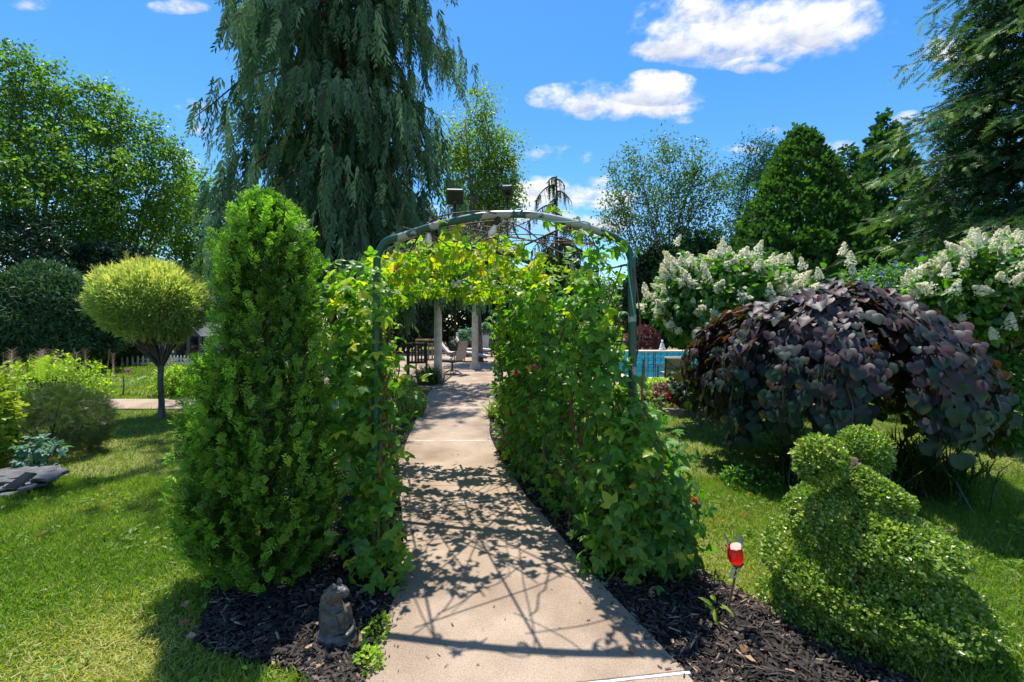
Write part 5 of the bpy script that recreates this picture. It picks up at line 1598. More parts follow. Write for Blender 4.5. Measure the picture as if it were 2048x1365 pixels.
# ------------------------------------------------------------------ panicle hydrangeas
FLORET = merge([xf(diamond(.42, .05, -.1), R(a), .5) for a in (0, 90, 180, 270)])
def panicle(seed):
    r = np.random.default_rng(seed)
    n = 150
    z = r.random(n) ** .95
    az = r.random(n) * 6.283
    rad = .40 * (1 - z) ** .8 * (.45 + .55 * r.random(n)) + .03
    P = np.stack([np.cos(az) * rad, np.sin(az) * rad, z], 1)
    nn = nrm(np.stack([np.cos(az), np.sin(az), .5 + 0 * z], 1) + r.normal(size=(n, 3)) * .35)
    s = Scatter(); s.add(FLORET, P, frames(nn, nrm(r.normal(size=(n, 3)))), r.uniform(.10, .20, n), np.clip(.75 - .75 * np.clip(z - .55, 0, 1) + .15 * r.normal(size=n), 0, 1))
    return s.mesh('flower_head', M['bloom'])
PAN = [panicle(s) for s in (1, 2, 3, 4)]
def hydrangea(name, label, base, c, r, nleaf, heads, wands):
    root = empty(name, tuple(base), label, 'shrub')
    base = np.array(base, float)
    mb = MB()
    pos = []
    P, out, rad = ellipsoid_pts(heads * 7, c, r, .80, .20, -.55, 2.4)
    face = (out[:, 1] < .45)
    P, out = P[face], out[face]
    w = rng.random(len(P)) < np.clip(.72 + .35 * out[:, 2], .3, 1)
    P, out = P[w][:heads], out[w][:heads]
    for p, o in zip(P, out): pos.append((p, nrm(o * .75 + np.array((0, -.05, .55)) + rng.normal(size=3) * .42), rng.uniform(.12, .25)))
    for p in wands:
        pos.append((np.array(p), nrm(np.array((rng.normal() * .25, -.05, 1))), rng.uniform(.16, .22)))
    lp, lo = [], []
    for p, o, s in pos:
        e = np.array(c) + (p - np.array(c)) * .25 - np.array((0, 0, r[2] * .5))
        mb.tube(smooth_path([e, (e + p) / 2 + rng.normal(size=3) * .06, p], 3), [.010 * (1 - .6 * k / 6) for k in range(7)], 5, cap=False)
        f = Matrix([[*(np.array(v)), 0] for v in np.eye(3)] + [[0, 0, 0, 1]])
        q = Vector(o).to_track_quat('Z', 'Y')
        ob = link('flower_head', PAN[int(rng.integers(0, 4))], root)
        ob.matrix_local = Matrix.Translation(Vector(p - base)) @ q.to_matrix().to_4x4() @ Matrix.Rotation(rng.uniform(0, 6.28), 4, 'Z') @ Matrix.Scale(s * rng.uniform(.85, 1.0), 4)
        m = 9
        tt = rng.random(m) * .45
        lp.append(p + (e - p) * tt[:, None]); lo.append(nrm(rand_dirs(m) * [1, 1, .4] + o * .2))
    for i in range(9):
        e = np.array(c) + rand_dirs(1)[0] * np.array(r) * .6
        mb.tube(bark_path(base + rng.normal(size=3) * [.1, .1, 0], e, .1, 4), [.03 * (1 - .7 * k / 4) for k in range(5)], 6, cap=False)
    mb.build('stems', M['bark'], root, kind='stuff')
    p2, o2, rad = ellipsoid_pts(nleaf, c, r, .5, .14, -.85)
    P = np.concatenate(lp + [p2]); O = np.concatenate(lo + [o2])
    N = len(P)
    sc = Scatter(); sc.add(BROAD, P, leaf_orient(N, O, .7, .6, .6, .5), rng.uniform(.07, .14, N), .42 + .17 * rng.normal(size=N))
    sc.build('foliage', M['hydleaf'], root)
hyd_c = at(1455, 610, 6.6)
hydrangea('panicle_hydrangea', 'tall hydrangea covered in creamy white flower cones left of the purple redbud', (hyd_c[0], 6.6, 0), tuple(hyd_c), (1.12, .8, .72), 3400, 150,
          [at(1352, 492, 6.4), at(1488, 530, 6.3), at(1578, 532, 6.3), at(1606, 540, 6.3), at(1686, 512, 6.2), at(1703, 533, 6.2), at(1702, 552, 6.1), at(1640, 560, 6.2), at(1420, 540, 6.4), at(1465, 545, 6.3), at(1395, 560, 6.3), at(1330, 590, 6.3), at(1315, 630, 6.3)])
h2 = at(2010, 585, 5.9)
hydrangea('panicle_hydrangea.001', 'white flowered hydrangea cut by the right picture edge beneath the cedar', (h2[0], 6.1, 0), tuple(h2), (1.05, .8, .70), 3400, 115,
          [at(1955, 490, 5.6), at(1985, 505, 5.6), at(1890, 555, 5.5), at(1925, 540, 5.5), at(1905, 590, 5.4), at(2010, 520, 5.6), at(2035, 540, 5.6), at(1990, 680, 5.3), at(2020, 660, 5.3)])
# rose of Sharon between them
rs = at(1790, 580, 7.6)
rose = bush('rose_of_sharon', 'light green shrub with blue violet flowers between the two white hydrangeas', (rs[0], 7.6, .0), (1.05, .8, 1.16), 5200, .075, OVAL, M['hibiscus'], 'shrub', up=.6, lump=.2, czf=1.15)
for px, py in ((1790, 525), (1742, 561), (1762, 548), (1775, 570), (1905, 598), (1912, 622), (1842, 512), (1815, 538), (1878, 608), (1735, 600), (1722, 560)):
    p = at(px, py, 6.75)
    s = Scatter(); m = 6
    a = np.arange(m) * 1.047
    dd = np.stack([np.cos(a), np.full(m, -.45), np.sin(a)], 1)
    s.add(BROAD, np.repeat(p[None], m, 0), frames(np.repeat(np.array((0, -1, .2))[None], m, 0), dd), np.full(m, .036), rng.random(m))
    s.build('flower', M['blueflower'], rose)
bush('leafy_shrub', 'dark leafy shrub under the right hydrangea at the picture edge', (*at(2015, 700, 5.6)[:2], 0), (1.0, .6, .55), 5200, .075, OVAL, M['hydleaf'], 'shrub', tb=-.05)
bush('leafy_shrub.001', 'dark leafy shrub shading the ground under the left hydrangea', (*at(1480, 700, 7.4)[:2], 0), (1.2, .6, .45), 3200, .08, OVAL, M['darkhedge'], 'shrub')

# ------------------------------------------------------------------ left border shrubs
lime = bush('lime_spirea', 'airy lime green shrub with bare twigs at its foot beside the left walk', (-6.85, 6.9, 0), (.66, .5, .46), 2300, .05, OVAL, M['lime'], 'shrub', up=.6, lump=.28, rnd=.9, stems=90, stemmat=M['greybark'], czf=1.12, shell=.35)
s = Scatter(); m = 46
pp = np.stack([-6.85 + rng.normal(size=m) * .30, 6.85 + rng.normal(size=m) * .25, np.full(m, .66)], 1)
s.add(NEEDLE[1], pp, frames(rand_dirs(m), nrm(rng.normal(size=(m, 3)) * .16 + [0, 0, 1])), rng.uniform(.2, .40, m), rng.uniform(.3, .8, m))
s.build('upright_shoots', M['lime'], lime)
bush('spiky_shrub', 'dark grey green mounded shrub with spiky twigs above the slate pile', (-5.05, 5.05, 0), (.46, .42, .38), 4300, .11, NEEDLE, M['yew'], 'shrub', up=.2, outw=.4, rnd=.9, droop=.0, tb=.04, czf=.92)
bush('golden_conifer', 'golden yellow feathery conifer cut by the left picture edge', (-5.22, 4.25, 0), (.34, .40, .60), 2600, .10, SMALLFAN, M['gold'], 'shrub', up=.3, czf=.9, tb=.02)
bush('columbine', 'blue green lobed plant growing between the slate pile and spiky shrub', (-4.62, 4.42, 0), (.22, .18, .20), 80, .075, FIVE, M['bluegreen'], 'plant', up=1.0, shell=.3)
g = empty('fountain_grass', (-7.6, 7.3, 0), 'pinkish dry grass plumes standing behind the lime shrub', 'grass plant')
s = Scatter(); m = 34
pp = np.stack([-7.5 + rng.normal(size=m) * .42, 7.2 + rng.normal(size=m) * .2, np.full(m, .40)], 1)
s.add(merge([xf(diamond(.035, .01, 0), 0, 1.0), xf(NEEDLE[0], 0, .42, (0, .62, 0))]), pp, frames(rand_dirs(m), nrm(rng.normal(size=(m, 3)) * .10 + [-.06, 0, 1])), rng.uniform(.45, .70, m), rng.uniform(.2, .9, m))
s.build('plumes', M['straw'], g)
s = Scatter(); m = 700
pp = np.stack([-7.5 + rng.normal(size=m) * .35, 7.2 + rng.normal(size=m) * .18, np.zeros(m)], 1)
s.add(T([(-.009, 0, 0), (.009, 0, 0), (-.006, .75, .12), (.006, .75, .12), (0, 1, .35)], [(0, 1, 3), (0, 3, 2), (2, 3, 4)]), pp, frames(rand_dirs(m) * [1, 1, .1], nrm(rng.normal(size=(m, 3)) * .4 + [0, 0, 1])), rng.uniform(.35, .75, m), rng.uniform(.2, .7, m))
s.build('blades', M['liriope'], g)
g2 = bush('low_shrub', 'low yellow green shrub on the grass just right of the willow trunk', (*gnd(352, 792), 0), (.46, .35, .30), 1500, .06, OVAL, M['lime'], 'shrub', stems=24, stemmat=M['greybark'], czf=1.0, shell=.3)
def castor():
    x, y = gnd(246, 790)
    root = empty('castor_plant', (x, y, 0), 'young castor plant with purple and pale lobed leaves beyond the walk', 'plant')
    MB().tube([(x, y, 0), (x + .02, y, .22), (x, y, .40)], [.014, .012, .008], 6).build('stem', M['redbark'], root)
    star = compound(7, R(38), .17, .85)
    for i, (dx, dz, v) in enumerate(((-.2, .36, .1), (.05, .47, .2), (.28, .33, .9), (-.35, .30, .7), (.12, .28, .8), (-.05, .25, .4))):
        me = np_mesh('leaf', star[0], star[1], M['bluegreen'] if v > .3 else M['barberry'], np.full(len(star[0]), v))
        o = link('leaf', me, root); o.location = (dx, -.05 + .04 * i, dz); o.scale = (.17,) * 3; o.rotation_euler = (R(rng.uniform(15, 40)), R(rng.uniform(-15, 15)), R((-60, 10, -40, 60, 150, 200)[i]))
castor()

# ------------------------------------------------------------------ plants beside the walk and below the redbud
bush('boxwood_ball', 'clipped boxwood ball left of the walk beyond the arch', (*gnd(822, 836), 0), (.235, .23, .235), 4200, .032, DIA, M['boxleaf'], 'shrub', shell=.85, lump=.05, tb=.05)
bush('boxwood_ball.001', 'second clipped boxwood ball behind the first, left of the walk', (-1.95, 8.1, 0), (.26, .25, .26), 3600, .035, DIA, M['boxleaf'], 'shrub', shell=.85, lump=.05)
bush('boxwood_ball.002', 'clipped boxwood ball right of the walk behind the vine wall', (.02, 6.55, 0), (.24, .24, .26), 3600, .032, DIA, M['boxleaf'], 'shrub', shell=.85, lump=.06, tb=-.06)
def strap_clump(name, label, x, y, n, h, spread, mat, w=.006, tint=(.1, .8)):
    root = empty(name, (x, y, 0), label, 'grass plant')
    s = Scatter()
    az = rng.random(n) * 6.28; lean = rng.random(n) * 1.0
    al = nrm(np.stack([np.cos(az) * lean, np.sin(az) * lean, np.ones(n)], 1))
    nn = np.stack([np.cos(az), np.sin(az), np.full(n, -.2)], 1)
    t = T([(-w, 0, 0), (w, 0, 0), (-w, .5, .0), (w, .5, .0), (-w * .7, .82, .14), (w * .7, .82, .14), (0, .98, .40)], [(0, 1, 3), (0, 3, 2), (2, 3, 5), (2, 5, 4), (4, 5, 6)])
    L = h * rng.uniform(.6, 1.15, n)
    s.add(t, np.stack([x + rng.normal(size=n) * spread, y + rng.normal(size=n) * spread, np.zeros(n)], 1), frames(nn, al), np.stack([np.ones(n), L, L], 1), rng.uniform(*tint, n))
    s.build('blades', mat, root)
strap_clump('lilyturf', 'dark strap leaved grass clump filling the shade under the redbud', 2.75, 4.05, 900, .52, .16, M['liriope'])
strap_clump('lilyturf.001', 'second dark grass clump under the right half of the redbud', 3.55, 4.0, 800, .50, .17, M['liriope'])
strap_clump('lilyturf.002', 'fine green grass clump at the foot of the near cream column', -1.98, 10.9, 420, .55, .12, M['liriope'], .009, (.3, 1))
strap_clump('lilyturf.003', 'pale green grass tuft beside the right edge of the walk', -.22, 7.0, 260, .34, .06, M['grass'], .007, (.3, .8))
bush('ground_ivy', 'small dark creeping plant on the lawn left of the redbud foot', (2.12, 4.05, 0), (.24, .18, .10), 420, .04, DIA, M['hydleaf'], 'plant')
bush('chickweed', 'small green weed patch at the left edge of the walk by the figurine', (*gnd(752, 1290), 0), (.05, .13, .05), 240, .022, DIA, M['lime'], 'plant', stems=3)
bush('chickweed.001', 'second green weed patch where the walk meets the bottom picture edge', (*gnd(738, 1345), 0), (.05, .06, .05), 170, .024, DIA, M['lime'], 'plant', stems=3)
bush('yellow_weed', 'tiny yellow leaved weed on the mulch beside the red tulip stake', (*gnd(1432, 1262), 0), (.035, .03, .075), 14, .06, NARROW, M['gold'], 'plant', stems=3)
# shrubs at the near pool corner
bush('golden_groundcover', 'bright yellow green groundcover in front of the pool chair', (3.0, 8.9, 0), (1.0, .6, .20), 3600, .045, DIA, M['lime'], 'plant', zmin=-.2)
fr_ = bush('red_rose', 'low rose bush with a few red flowers between the pool and redbud', (3.05, 7.75, 0), (.85, .4, .25), 1800, .06, OVAL, M['barberry'], 'shrub', zmin=-.3)
for px, py in ((1348, 761), (1338, 795), (1360, 770), (1335, 788), (1790, 760), (1345, 812)):
    if px < 1700:
        s = Scatter(); m = 10; p = at(px, py, 7.35)
        s.add(BROAD, np.repeat(p[None], m, 0), frames(rand_dirs(m), nrm(rand_dirs(m) + [0, -.3, .3])), np.full(m, .035), rng.random(m)); s.build('flower', M['redflower'], fr_)
for i in range(13):
    x = 1.75 + i * .30; y = 7.2 + .12 * math.sin(i * 1.3) + .03 * i
    mb = MB(); k = 9
    ring = [(x + .17 * math.cos(a) * rng.uniform(.8, 1.15), y + .12 * math.sin(a) * rng.uniform(.8, 1.15)) for a in np.linspace(0, 2 * math.pi, k, endpoint=False)]
    mb.prism(ring, -.02, .08 + .05 * rng.random())
    o = mb.build('edging_stone', M['rock'], None)
    tag(o, 'rough brown stone in the edging row between lawn and pool bed', 'stone', 'edging stones of the pool bed')
def pods():
    p = at(1315, 850, 2.95)
    root = empty('lily_seed_stalk', (p[0] - .05, p[1], 0), 'stalk of round yellow green seed pods right of the arch post', 'plant')
    b = np.array((p[0] - .05, p[1], 0))
    mb = MB(); mb.tube(smooth_path([b, b + (.0, 0, .45), at(1306, 850, 2.95)], 4), .006, 6)
    tips = [(1310, 802), (1318, 801), (1321, 807), (1309, 814), (1321, 819), (1334, 826), (1327, 811)]
    for px, py in tips:
        mb.tube(smooth_path([at(1308, 838, 2.95), at((1308 + px) / 2, (838 + py) / 2 - 2, 2.95), at(px, py, 2.95)], 3), .003, 5)
    mb.build('stalk', M['greenstem'], root)
    for px, py in tips:
        MB().lathe([(.003, -.014), (.012, -.008), (.015, .002), (.011, .012), (.003, .017)], at(px, py, 2.94), 10).build('pod', M['greenstem'], root)
pods()
# ================================================================== things
# ------------------------------------------------------------------ red glass tulip on a stake
def tulip():
    bx, by = gnd(1452, 1262)
    root = empty('glass_tulip', (bx, by, 0), 'red glass tulip candle cup on a thin bent stake in the mulch', 'garden ornament')
    top = at(1474, 1130, by)
    MB().tube(smooth_path([(bx, by, -.06), (bx + .01, by, .10), (bx + .035, by, .22), tuple(top)], 4), .0055, 8).build('stake', M['redbark'], root)
    k = at(1470, 1145, by)
    MB().tube([Vector(k) + Vector((-.010 + .018 * math.cos(a), -.008, .018 * math.sin(a))) for a in np.linspace(.3, 5.6, 14)], .004, 6).build('scroll_leaf', M['zinc'], root)
    MB().lathe([(.007, -.012), (.022, -.004), (.028, .008)], top, 12).build('holder', M['redbark'], root)
    c = Vector(top) + Vector((-.004, 0, .008)); rot = Matrix.Rotation(-.10, 3, 'Y')
    MB().lathe([(.012, -.004), (.026, .003), (.034, .020), (.036, .038), (.033, .064), (.029, .082)], c, 18, rot=rot, cap=False).build('cup', M['redglass'], root)
    for a, h, mt in ((.4, .050, 'clearglass'), (2.6, .062, 'clearglass'), (4.5, .045, 'clearglass')):
        pet = MB(); n = 6; vs, fs = [], []
        for i in range(n + 1):
            t = i / n; wd = .75 * math.sqrt(max(0, 1 - t ** 2.2)) + .02
            for s in (-1, 0, 1):
                aa = a + s * wd
                rr = .032 + .012 * t
                vs.append(c + rot @ Vector((rr * math.cos(aa), rr * math.sin(aa), .076 + h * t)))
        for i in range(n):
            for s in (0, 1):
                q = i * 3 + s; fs.append((q, q + 1, q + 4, q + 3))
        pet.add(vs, fs, True).build('petal', M[mt], root)
tulip()

# ------------------------------------------------------------------ animal figurine at the foot of the arborvitae
def figurine():
    
    bx, by = -.80, 2.07
    root = empty('animal_figurine', (bx, by, .02), 'weathered grey animal figurine with a grooved mane on a round ringed base', 'statue')
    MB().lathe([(.100, .012), (.108, .018), (.110, .030), (.103, .040), (.092, .046), (.094, .056), (.088, .070), (.072, .078), (.0, .080)], (bx, by, 0.005), 36, cap=False).build('base', M['resin'], root)
    # body: one continuous swept surface from the seat to the muzzle
    key = [((-.005, 0, .06), .078, .072), ((-.012, 0, .10), .074, .066), ((-.022, 0, .145), .062, .056), ((-.028, 0, .185), .054, .050), ((-.022, 0, .220), .050, .046), ((-.004, -.004, .247), .046, .043), ((.018, -.008, .262), .040, .038), ((.042, -.012, .268), .031, .030), ((.058, -.016, .267), .025, .024), ((.072, -.020, .264), .021, .019), ((.080, -.022, .262), .008, .008)]
    pts = smooth_path([k[0] for k in key], 5)
    ra = np.interp(np.linspace(0, len(key) - 1, len(pts)), range(len(key)), [k[1] for k in key])
    rb = np.interp(np.linspace(0, len(key) - 1, len(pts)), range(len(key)), [k[2] for k in key])
    seg = 40; vs, fs = [], []
    y = Vector((0, 1, 0))
    for i, p in enumerate(pts):
        t = (pts[min(i + 1, len(pts) - 1)] - pts[max(i - 1, 0)]).normalized()
        x = y.cross(t).normalized(); yy = t.cross(x)
        u = i / (len(pts) - 1)
        for k in range(seg):
            a = 2 * math.pi * k / seg
            back = max(0, -math.cos(a - .3))           # mane down the nape and the side
            g = .13 * back * math.cos(a * 13 + u * 9) * (1 if .12 < u < .72 else .0)
            chest = .26 * max(0, math.cos(a)) ** 2 * math.exp(-((u - .22) / .12) ** 2)
            fold = .045 * math.sin(u * 40 + 3 * a) * (.1 < u < .5)
            r = 1 + g + chest + fold
            vs.append(Vector((bx, by, .02)) + p + x * (ra[i] * math.cos(a) * r) + yy * (rb[i] * math.sin(a) * r))
    for i in range(len(pts) - 1):
        for k in range(seg):
            k2 = (k + 1) % seg
            fs.append((i * seg + k, i * seg + k2, (i + 1) * seg + k2, (i + 1) * seg + k))
    fs.append(tuple((len(pts) - 1) * seg + k for k in range(seg)))
    MB().add(vs, fs, True).build('body', M['resin'], root)
    for s in (-1, 1):
        MB().lathe([(.015, 0), (.014, .010), (.009, .024), (.002, .032)], (bx + .012, by + s * .026 - .008, .312), 10, rot=Matrix.Rotation(-.35 * 1, 3, 'Y')).build('ear', M['resin'], root)
        MB().lathe([(.001, -.005), (.005, -.003), (.006, 0), (.004, .004), (.001, .005)], (bx + .048, by - .012 + s * .026, .299), 8).build('eye', M['socket'], root)
        MB().tube(smooth_path([(bx + .035, by + s * .032, .19), (bx + .052, by + s * .036, .14), (bx + .060, by + s * .034, .09)], 4), [.022, .022, .021, .020, .019, .018, .018, .019, .020], 9).build('foreleg', M['resin'], root)
    MB().tube(smooth_path([(bx + .075, by - .060, .076), (bx + .09, by - .01, .080), (bx + .072, by + .05, .080), (bx + .02, by + .088, .078), (bx - .05, by + .078, .078)], 5), [.010, .0115, .012, .013, .013] * 4 + [.010], 8).build('tail', M['resin'], root)
    return root
fig_root = figurine()
fig_root.scale = (.86, .86, .84)
fig_root.rotation_euler = (0, 0, R(-10))

# ------------------------------------------------------------------ slate stones and small solar panel, left edge
stones = [(48, 962, .46, .22, .026, .135, .3, 'broad pale slate slab lying under the small solar panel'), (88, 945, .24, .22, .028, .13, -.3, 'slate with a broken right edge beside the lawn, behind the solar panel'),
          (28, 985, .42, .20, .024, .105, .35, 'long slate lying in the middle of the pile front'), (58, 992, .30, .16, .024, .075, .2, 'narrow slate sticking out towards the lawn'),
          (10, 1003, .36, .18, .024, .06, .3, 'low front slate partly cut by the left picture edge'), (40, 1014, .34, .13, .022, .030, .2, 'thin bottom slate lying on the grass'), (97, 962, .13, .11, .024, .10, .8, 'small slate chip at the right end of the pile')]
for i, (px, py, w, d, h, z, rz, lab) in enumerate(stones):
    p = at(px, py, 3.95)
    k = 11
    ring = []
    for a in np.linspace(0, 2 * math.pi, k, endpoint=False):
        a += rng.uniform(-.18, .18)
        r = rng.uniform(.66, 1.16)
        q = Matrix.Rotation(rz, 2) @ Vector((w / 2 * math.cos(a) * r, d / 2 * math.sin(a) * r))
        ring.append((q.x, q.y))
    zz = max(z - h / 2, .0)
    mb = MB(); n = len(ring)
    vs = [(x * .97, y * .97, 0) for x, y in ring] + [(x * 1.02, y * 1.02, h * .45) for x, y in ring] + [(x * .95, y * .95, h) for x, y in ring]
    fs = [tuple(range(n - 1, -1, -1)), tuple(2 * n + q for q in range(n))]
    for q in range(n):
        q2 = (q + 1) % n
        fs += [(q, q2, n + q2, n + q), (n + q, n + q2, 2 * n + q2, 2 * n + q)]
    mb.add(vs, fs)
    o = link('slate_stone' + ('' if i == 0 else '.%03d' % i), mb.mesh('slate_stone', M['slate']), loc=(p[0], p[1] - .045 * i + .10, zz))
    o.rotation_euler = (R(rng.uniform(4, 10)), R(rng.uniform(-6, 6)), 0)
    tag(o, lab, 'stone', 'slate stones piled at the left edge')
for i, (dx, dy, w, z) in enumerate(((-.16, .08, .40, .095), (.06, .10, .30, .09), (.14, .0, .22, .045), (-.2, -.06, .36, .03), (.0, .02, .36, .05))):
    p = at(40, 975, 4.05)
    ring = [(p[0] + dx + w / 2 * math.cos(a) * rng.uniform(.85, 1.1), p[1] + dy + .16 * math.sin(a) * rng.uniform(.85, 1.1)) for a in np.linspace(0, 2 * math.pi, 10, endpoint=False)]
    o = MB().prism(ring, z - .035, z + .03).build('slate_stone', M['slate'])
    tag(o, 'slate underneath the top slabs, only its edge showing', 'stone', 'slate stones piled at the left edge')
p = at(42, 962, 3.80)
sp = empty('solar_charger', tuple(p), 'small dark rectangular solar panel tilted on the slate pile', 'solar panel')
m = Matrix.Rotation(R(-14), 3, 'Z') @ Matrix.Rotation(R(30), 3, 'X')
MB().box(p, (.125, .17, .016), rot=m, bev=.004).build('frame', M['blackmetal'], sp)
MB().box(Vector(p) + m @ Vector((0, 0, .010)), (.112, .157, .005), rot=m).build('cell', M['panelblack'], sp)
MB().tube([p, (p[0] + .01, p[1] + .06, p[2] - .12)], .008, 6).build('stand', M['blackmetal'], sp)

# ------------------------------------------------------------------ patio columns and beams
perg = empty('pergola', (-1.7, 12.5, 0), 'cream pergola whose two round columns stand left on the patio under the cypress', 'pergola')
def column(px, py, Y, r, name='column'):
    x = (px - 1024) / FPX * Y
    zt = 2.42
    MB().box((x, Y, .055), (r * 3.0, r * 3.0, .11), bev=.012).build('plinth', M['paint_cream'], perg)
    o = MB().lathe([(r * 1.38, .11), (r * 1.42, .135), (r * 1.32, .165), (r * 1.12, .175), (r * 1.18, .19), (r * 1.02, .205), (r, .22), (r * .99, 1.0), (r * .86, zt - .14), (r * .84, zt - .10), (r * .98, zt - .085), (r * .98, zt - .07), (r * 1.2, zt - .035), (r * 1.2, zt)], (x, Y, 0), 24, flute=.03, nfl=12).build(name, M['paint_cream'], perg)
    MB().box((x, Y, zt + .02), (r * 2.8, r * 2.8, .04), bev=.005).build('capital', M['paint_cream'], perg)
    return x
xa = column(876, 0, 11.7, .105); xb = column(950, 0, 14.7, .108)
MB().box((xa - 1.55, 11.7, 2.57), (3.7, .07, .16), bev=.008).build('beam', M['paint_cream'], perg)
MB().box((xb - 1.85, 14.7, 2.57), (4.3, .07, .16), bev=.008).build('beam', M['paint_cream'], perg)
for t in np.linspace(0, 1, 6):
    MB().box((xa - 3.1 + 3.0 * t + .1, 13.2, 2.705), (.05, 3.9, .10), bev=.006).build('rafter', M['paint_cream'], perg)
for x, y in ((xa - 3.1, 11.7), (xb - 3.7, 14.7)):
    MB().lathe([(.14, 0), (.14, .1), (.105, .2), (.09, 2.35), (.12, 2.42), (.12, 2.48)], (x, y, 0), 16).build('column', M['paint_cream'], perg)

# ------------------------------------------------------------------ patio chairs
def swivel_chair():
    x, y = -1.72, 13.1
    root = empty('swivel_chair', (x, y, 0), 'dark bronze swivel patio chair with crossed back straps, facing away left', 'chair', rz=0)
    M2 = Matrix.Rotation(R(62), 3, 'Z')
    def L(v): q = M2 @ Vector(v); return Vector((x + q.x, y + q.y, q.z))
    # local: +y is the facing direction
    for a in range(4):
        an = math.pi / 4 + a * math.pi / 2
        MB().tube(smooth_path([L((0, 0, .16)), L((.14 * math.cos(an), .14 * math.sin(an), .11)), L((.29 * math.cos(an), .29 * math.sin(an), .02))], 4), .016, 7).build('foot', M['bronze'], root)
    MB().lathe([(.035, .12), (.03, .16), (.025, .34), (.07, .36), (.07, .37)], (x, y, 0), 14).build('pedestal', M['bronze'], root)
    MB().box((x, y, .395), (.52, .50, .035), rot=M2, bev=.01).build('seat_frame', M['bronze'], root)
    MB().box((x, y, .455), (.50, .48, .09), rot=M2, bev=.035).build('cushion', M['cushion'], root)
    MB().tube(smooth_path([L((-.26, -.24, .40)), L((-.26, -.29, .65)), L((-.25, -.40, .98)), L((-.18, -.415, 1.02)), L((.18, -.415, 1.02)), L((.25, -.40, .98)), L((.26, -.29, .65)), L((.26, -.24, .40))], 5), .014, 7).build('back_frame', M['bronze'], root)
    for a, b in (((-.24, -.28, .50), (.22, -.405, .98)), ((.24, -.28, .50), (-.22, -.405, .98))):
        MB().tube(smooth_path([L(a), L(((a[0] + b[0]) / 2 * 1, -.325, .74)), L(b)], 4), .016, 6, flat=.4).build('back_strap', M['bronze'], root)
    sl = MB(); sl.add([L((-.24, -.275, .45)), L((.24, -.275, .45)), L((.23, -.395, .99)), L((-.23, -.395, .99)), L((-.24, -.283, .45)), L((.24, -.283, .45)), L((.23, -.403, .99)), L((-.23, -.403, .99))], [(0, 1, 2, 3), (7, 6, 5, 4), (0, 4, 5, 1), (1, 5, 6, 2), (2, 6, 7, 3), (3, 7, 4, 0)])
    sl.build('back_sling', M['cushion'], root)
    for s in (-1, 1):
        MB().tube(smooth_path([L((s * .27, .22, .40)), L((s * .30, .22, .58)), L((s * .30, .16, .64)), L((s * .30, -.12, .65)), L((s * .26, -.31, .66))], 4), .015, 7).build('armrest', M['bronze'], root)
swivel_chair()
def lounger(name, x0, y, label):
    root = empty(name, (x0 + .9, y, 0), label, 'sun lounger')
    for yy in (y - .30, y + .30):
        MB().tube(smooth_path([(x0 + .42, yy, .30), (x0 + 1.0, yy, .29), (x0 + 1.5, yy, .27), (x0 + 1.92, yy, .17)], 4), .028, 6).build('side_rail', M['wicker'], root)
    for xx, h in ((x0 + .55, .30), (x0 + 1.62, .25)):
        for yy in (y - .28, y + .28):
            MB().box((xx, yy, h / 2), (.07, .07, h), bev=.01).build('leg', M['wicker'], root)
    def pad(nm, pts, th, mat):
        mb = MB(); vs, fs = [], []
        n = len(pts)
        for i, (px_, pz_) in enumerate(pts):
            for yy, dz in ((-.31, 0), (.31, 0), (.29, th), (-.29, th)):
                t = (pts[min(i + 1, n - 1)][0] - pts[max(i - 1, 0)][0], pts[min(i + 1, n - 1)][1] - pts[max(i - 1, 0)][1])
                l = math.hypot(*t); nx, nz = -t[1] / l, t[0] / l
                vs.append((px_ + nx * dz, y + yy, pz_ + nz * dz))
        for i in range(n - 1):
            for k in range(4):
                k2 = (k + 1) % 4
                fs.append((i * 4 + k, (i + 1) * 4 + k, (i + 1) * 4 + k2, i * 4 + k2))
        fs += [(0, 1, 2, 3), tuple((n - 1) * 4 + k for k in (3, 2, 1, 0))]
        mb.add(vs, fs); mb.build(nm, mat, root)
    pad('back_cushion', [(x0 - .06, .93), (x0 + .06, .75), (x0 + .24, .52), (x0 + .42, .33)], .075, M['lightcushion'])
    pad('back_frame', [(x0 - .07, .895), (x0 + .05, .72), (x0 + .23, .485), (x0 + .41, .30)], .03, M['wicker'])
    pad('seat_cushion', [(x0 + .42, .33), (x0 + .8, .325), (x0 + 1.15, .335), (x0 + 1.5, .30), (x0 + 1.92, .19)], .075, M['lightcushion'])
    MB().tube([(x0 + .12, y - .2, .60), (x0 + .30, y - .2, .28)], .015, 6).build('back_prop', M['wicker'], root)
lounger('sun_lounger', -2.88, 17.6, 'nearer padded sun lounger with raised back behind the swivel chair')
lounger('sun_lounger.001', -2.52, 20.2, 'farther padded sun lounger with raised back beside the zinc planter')
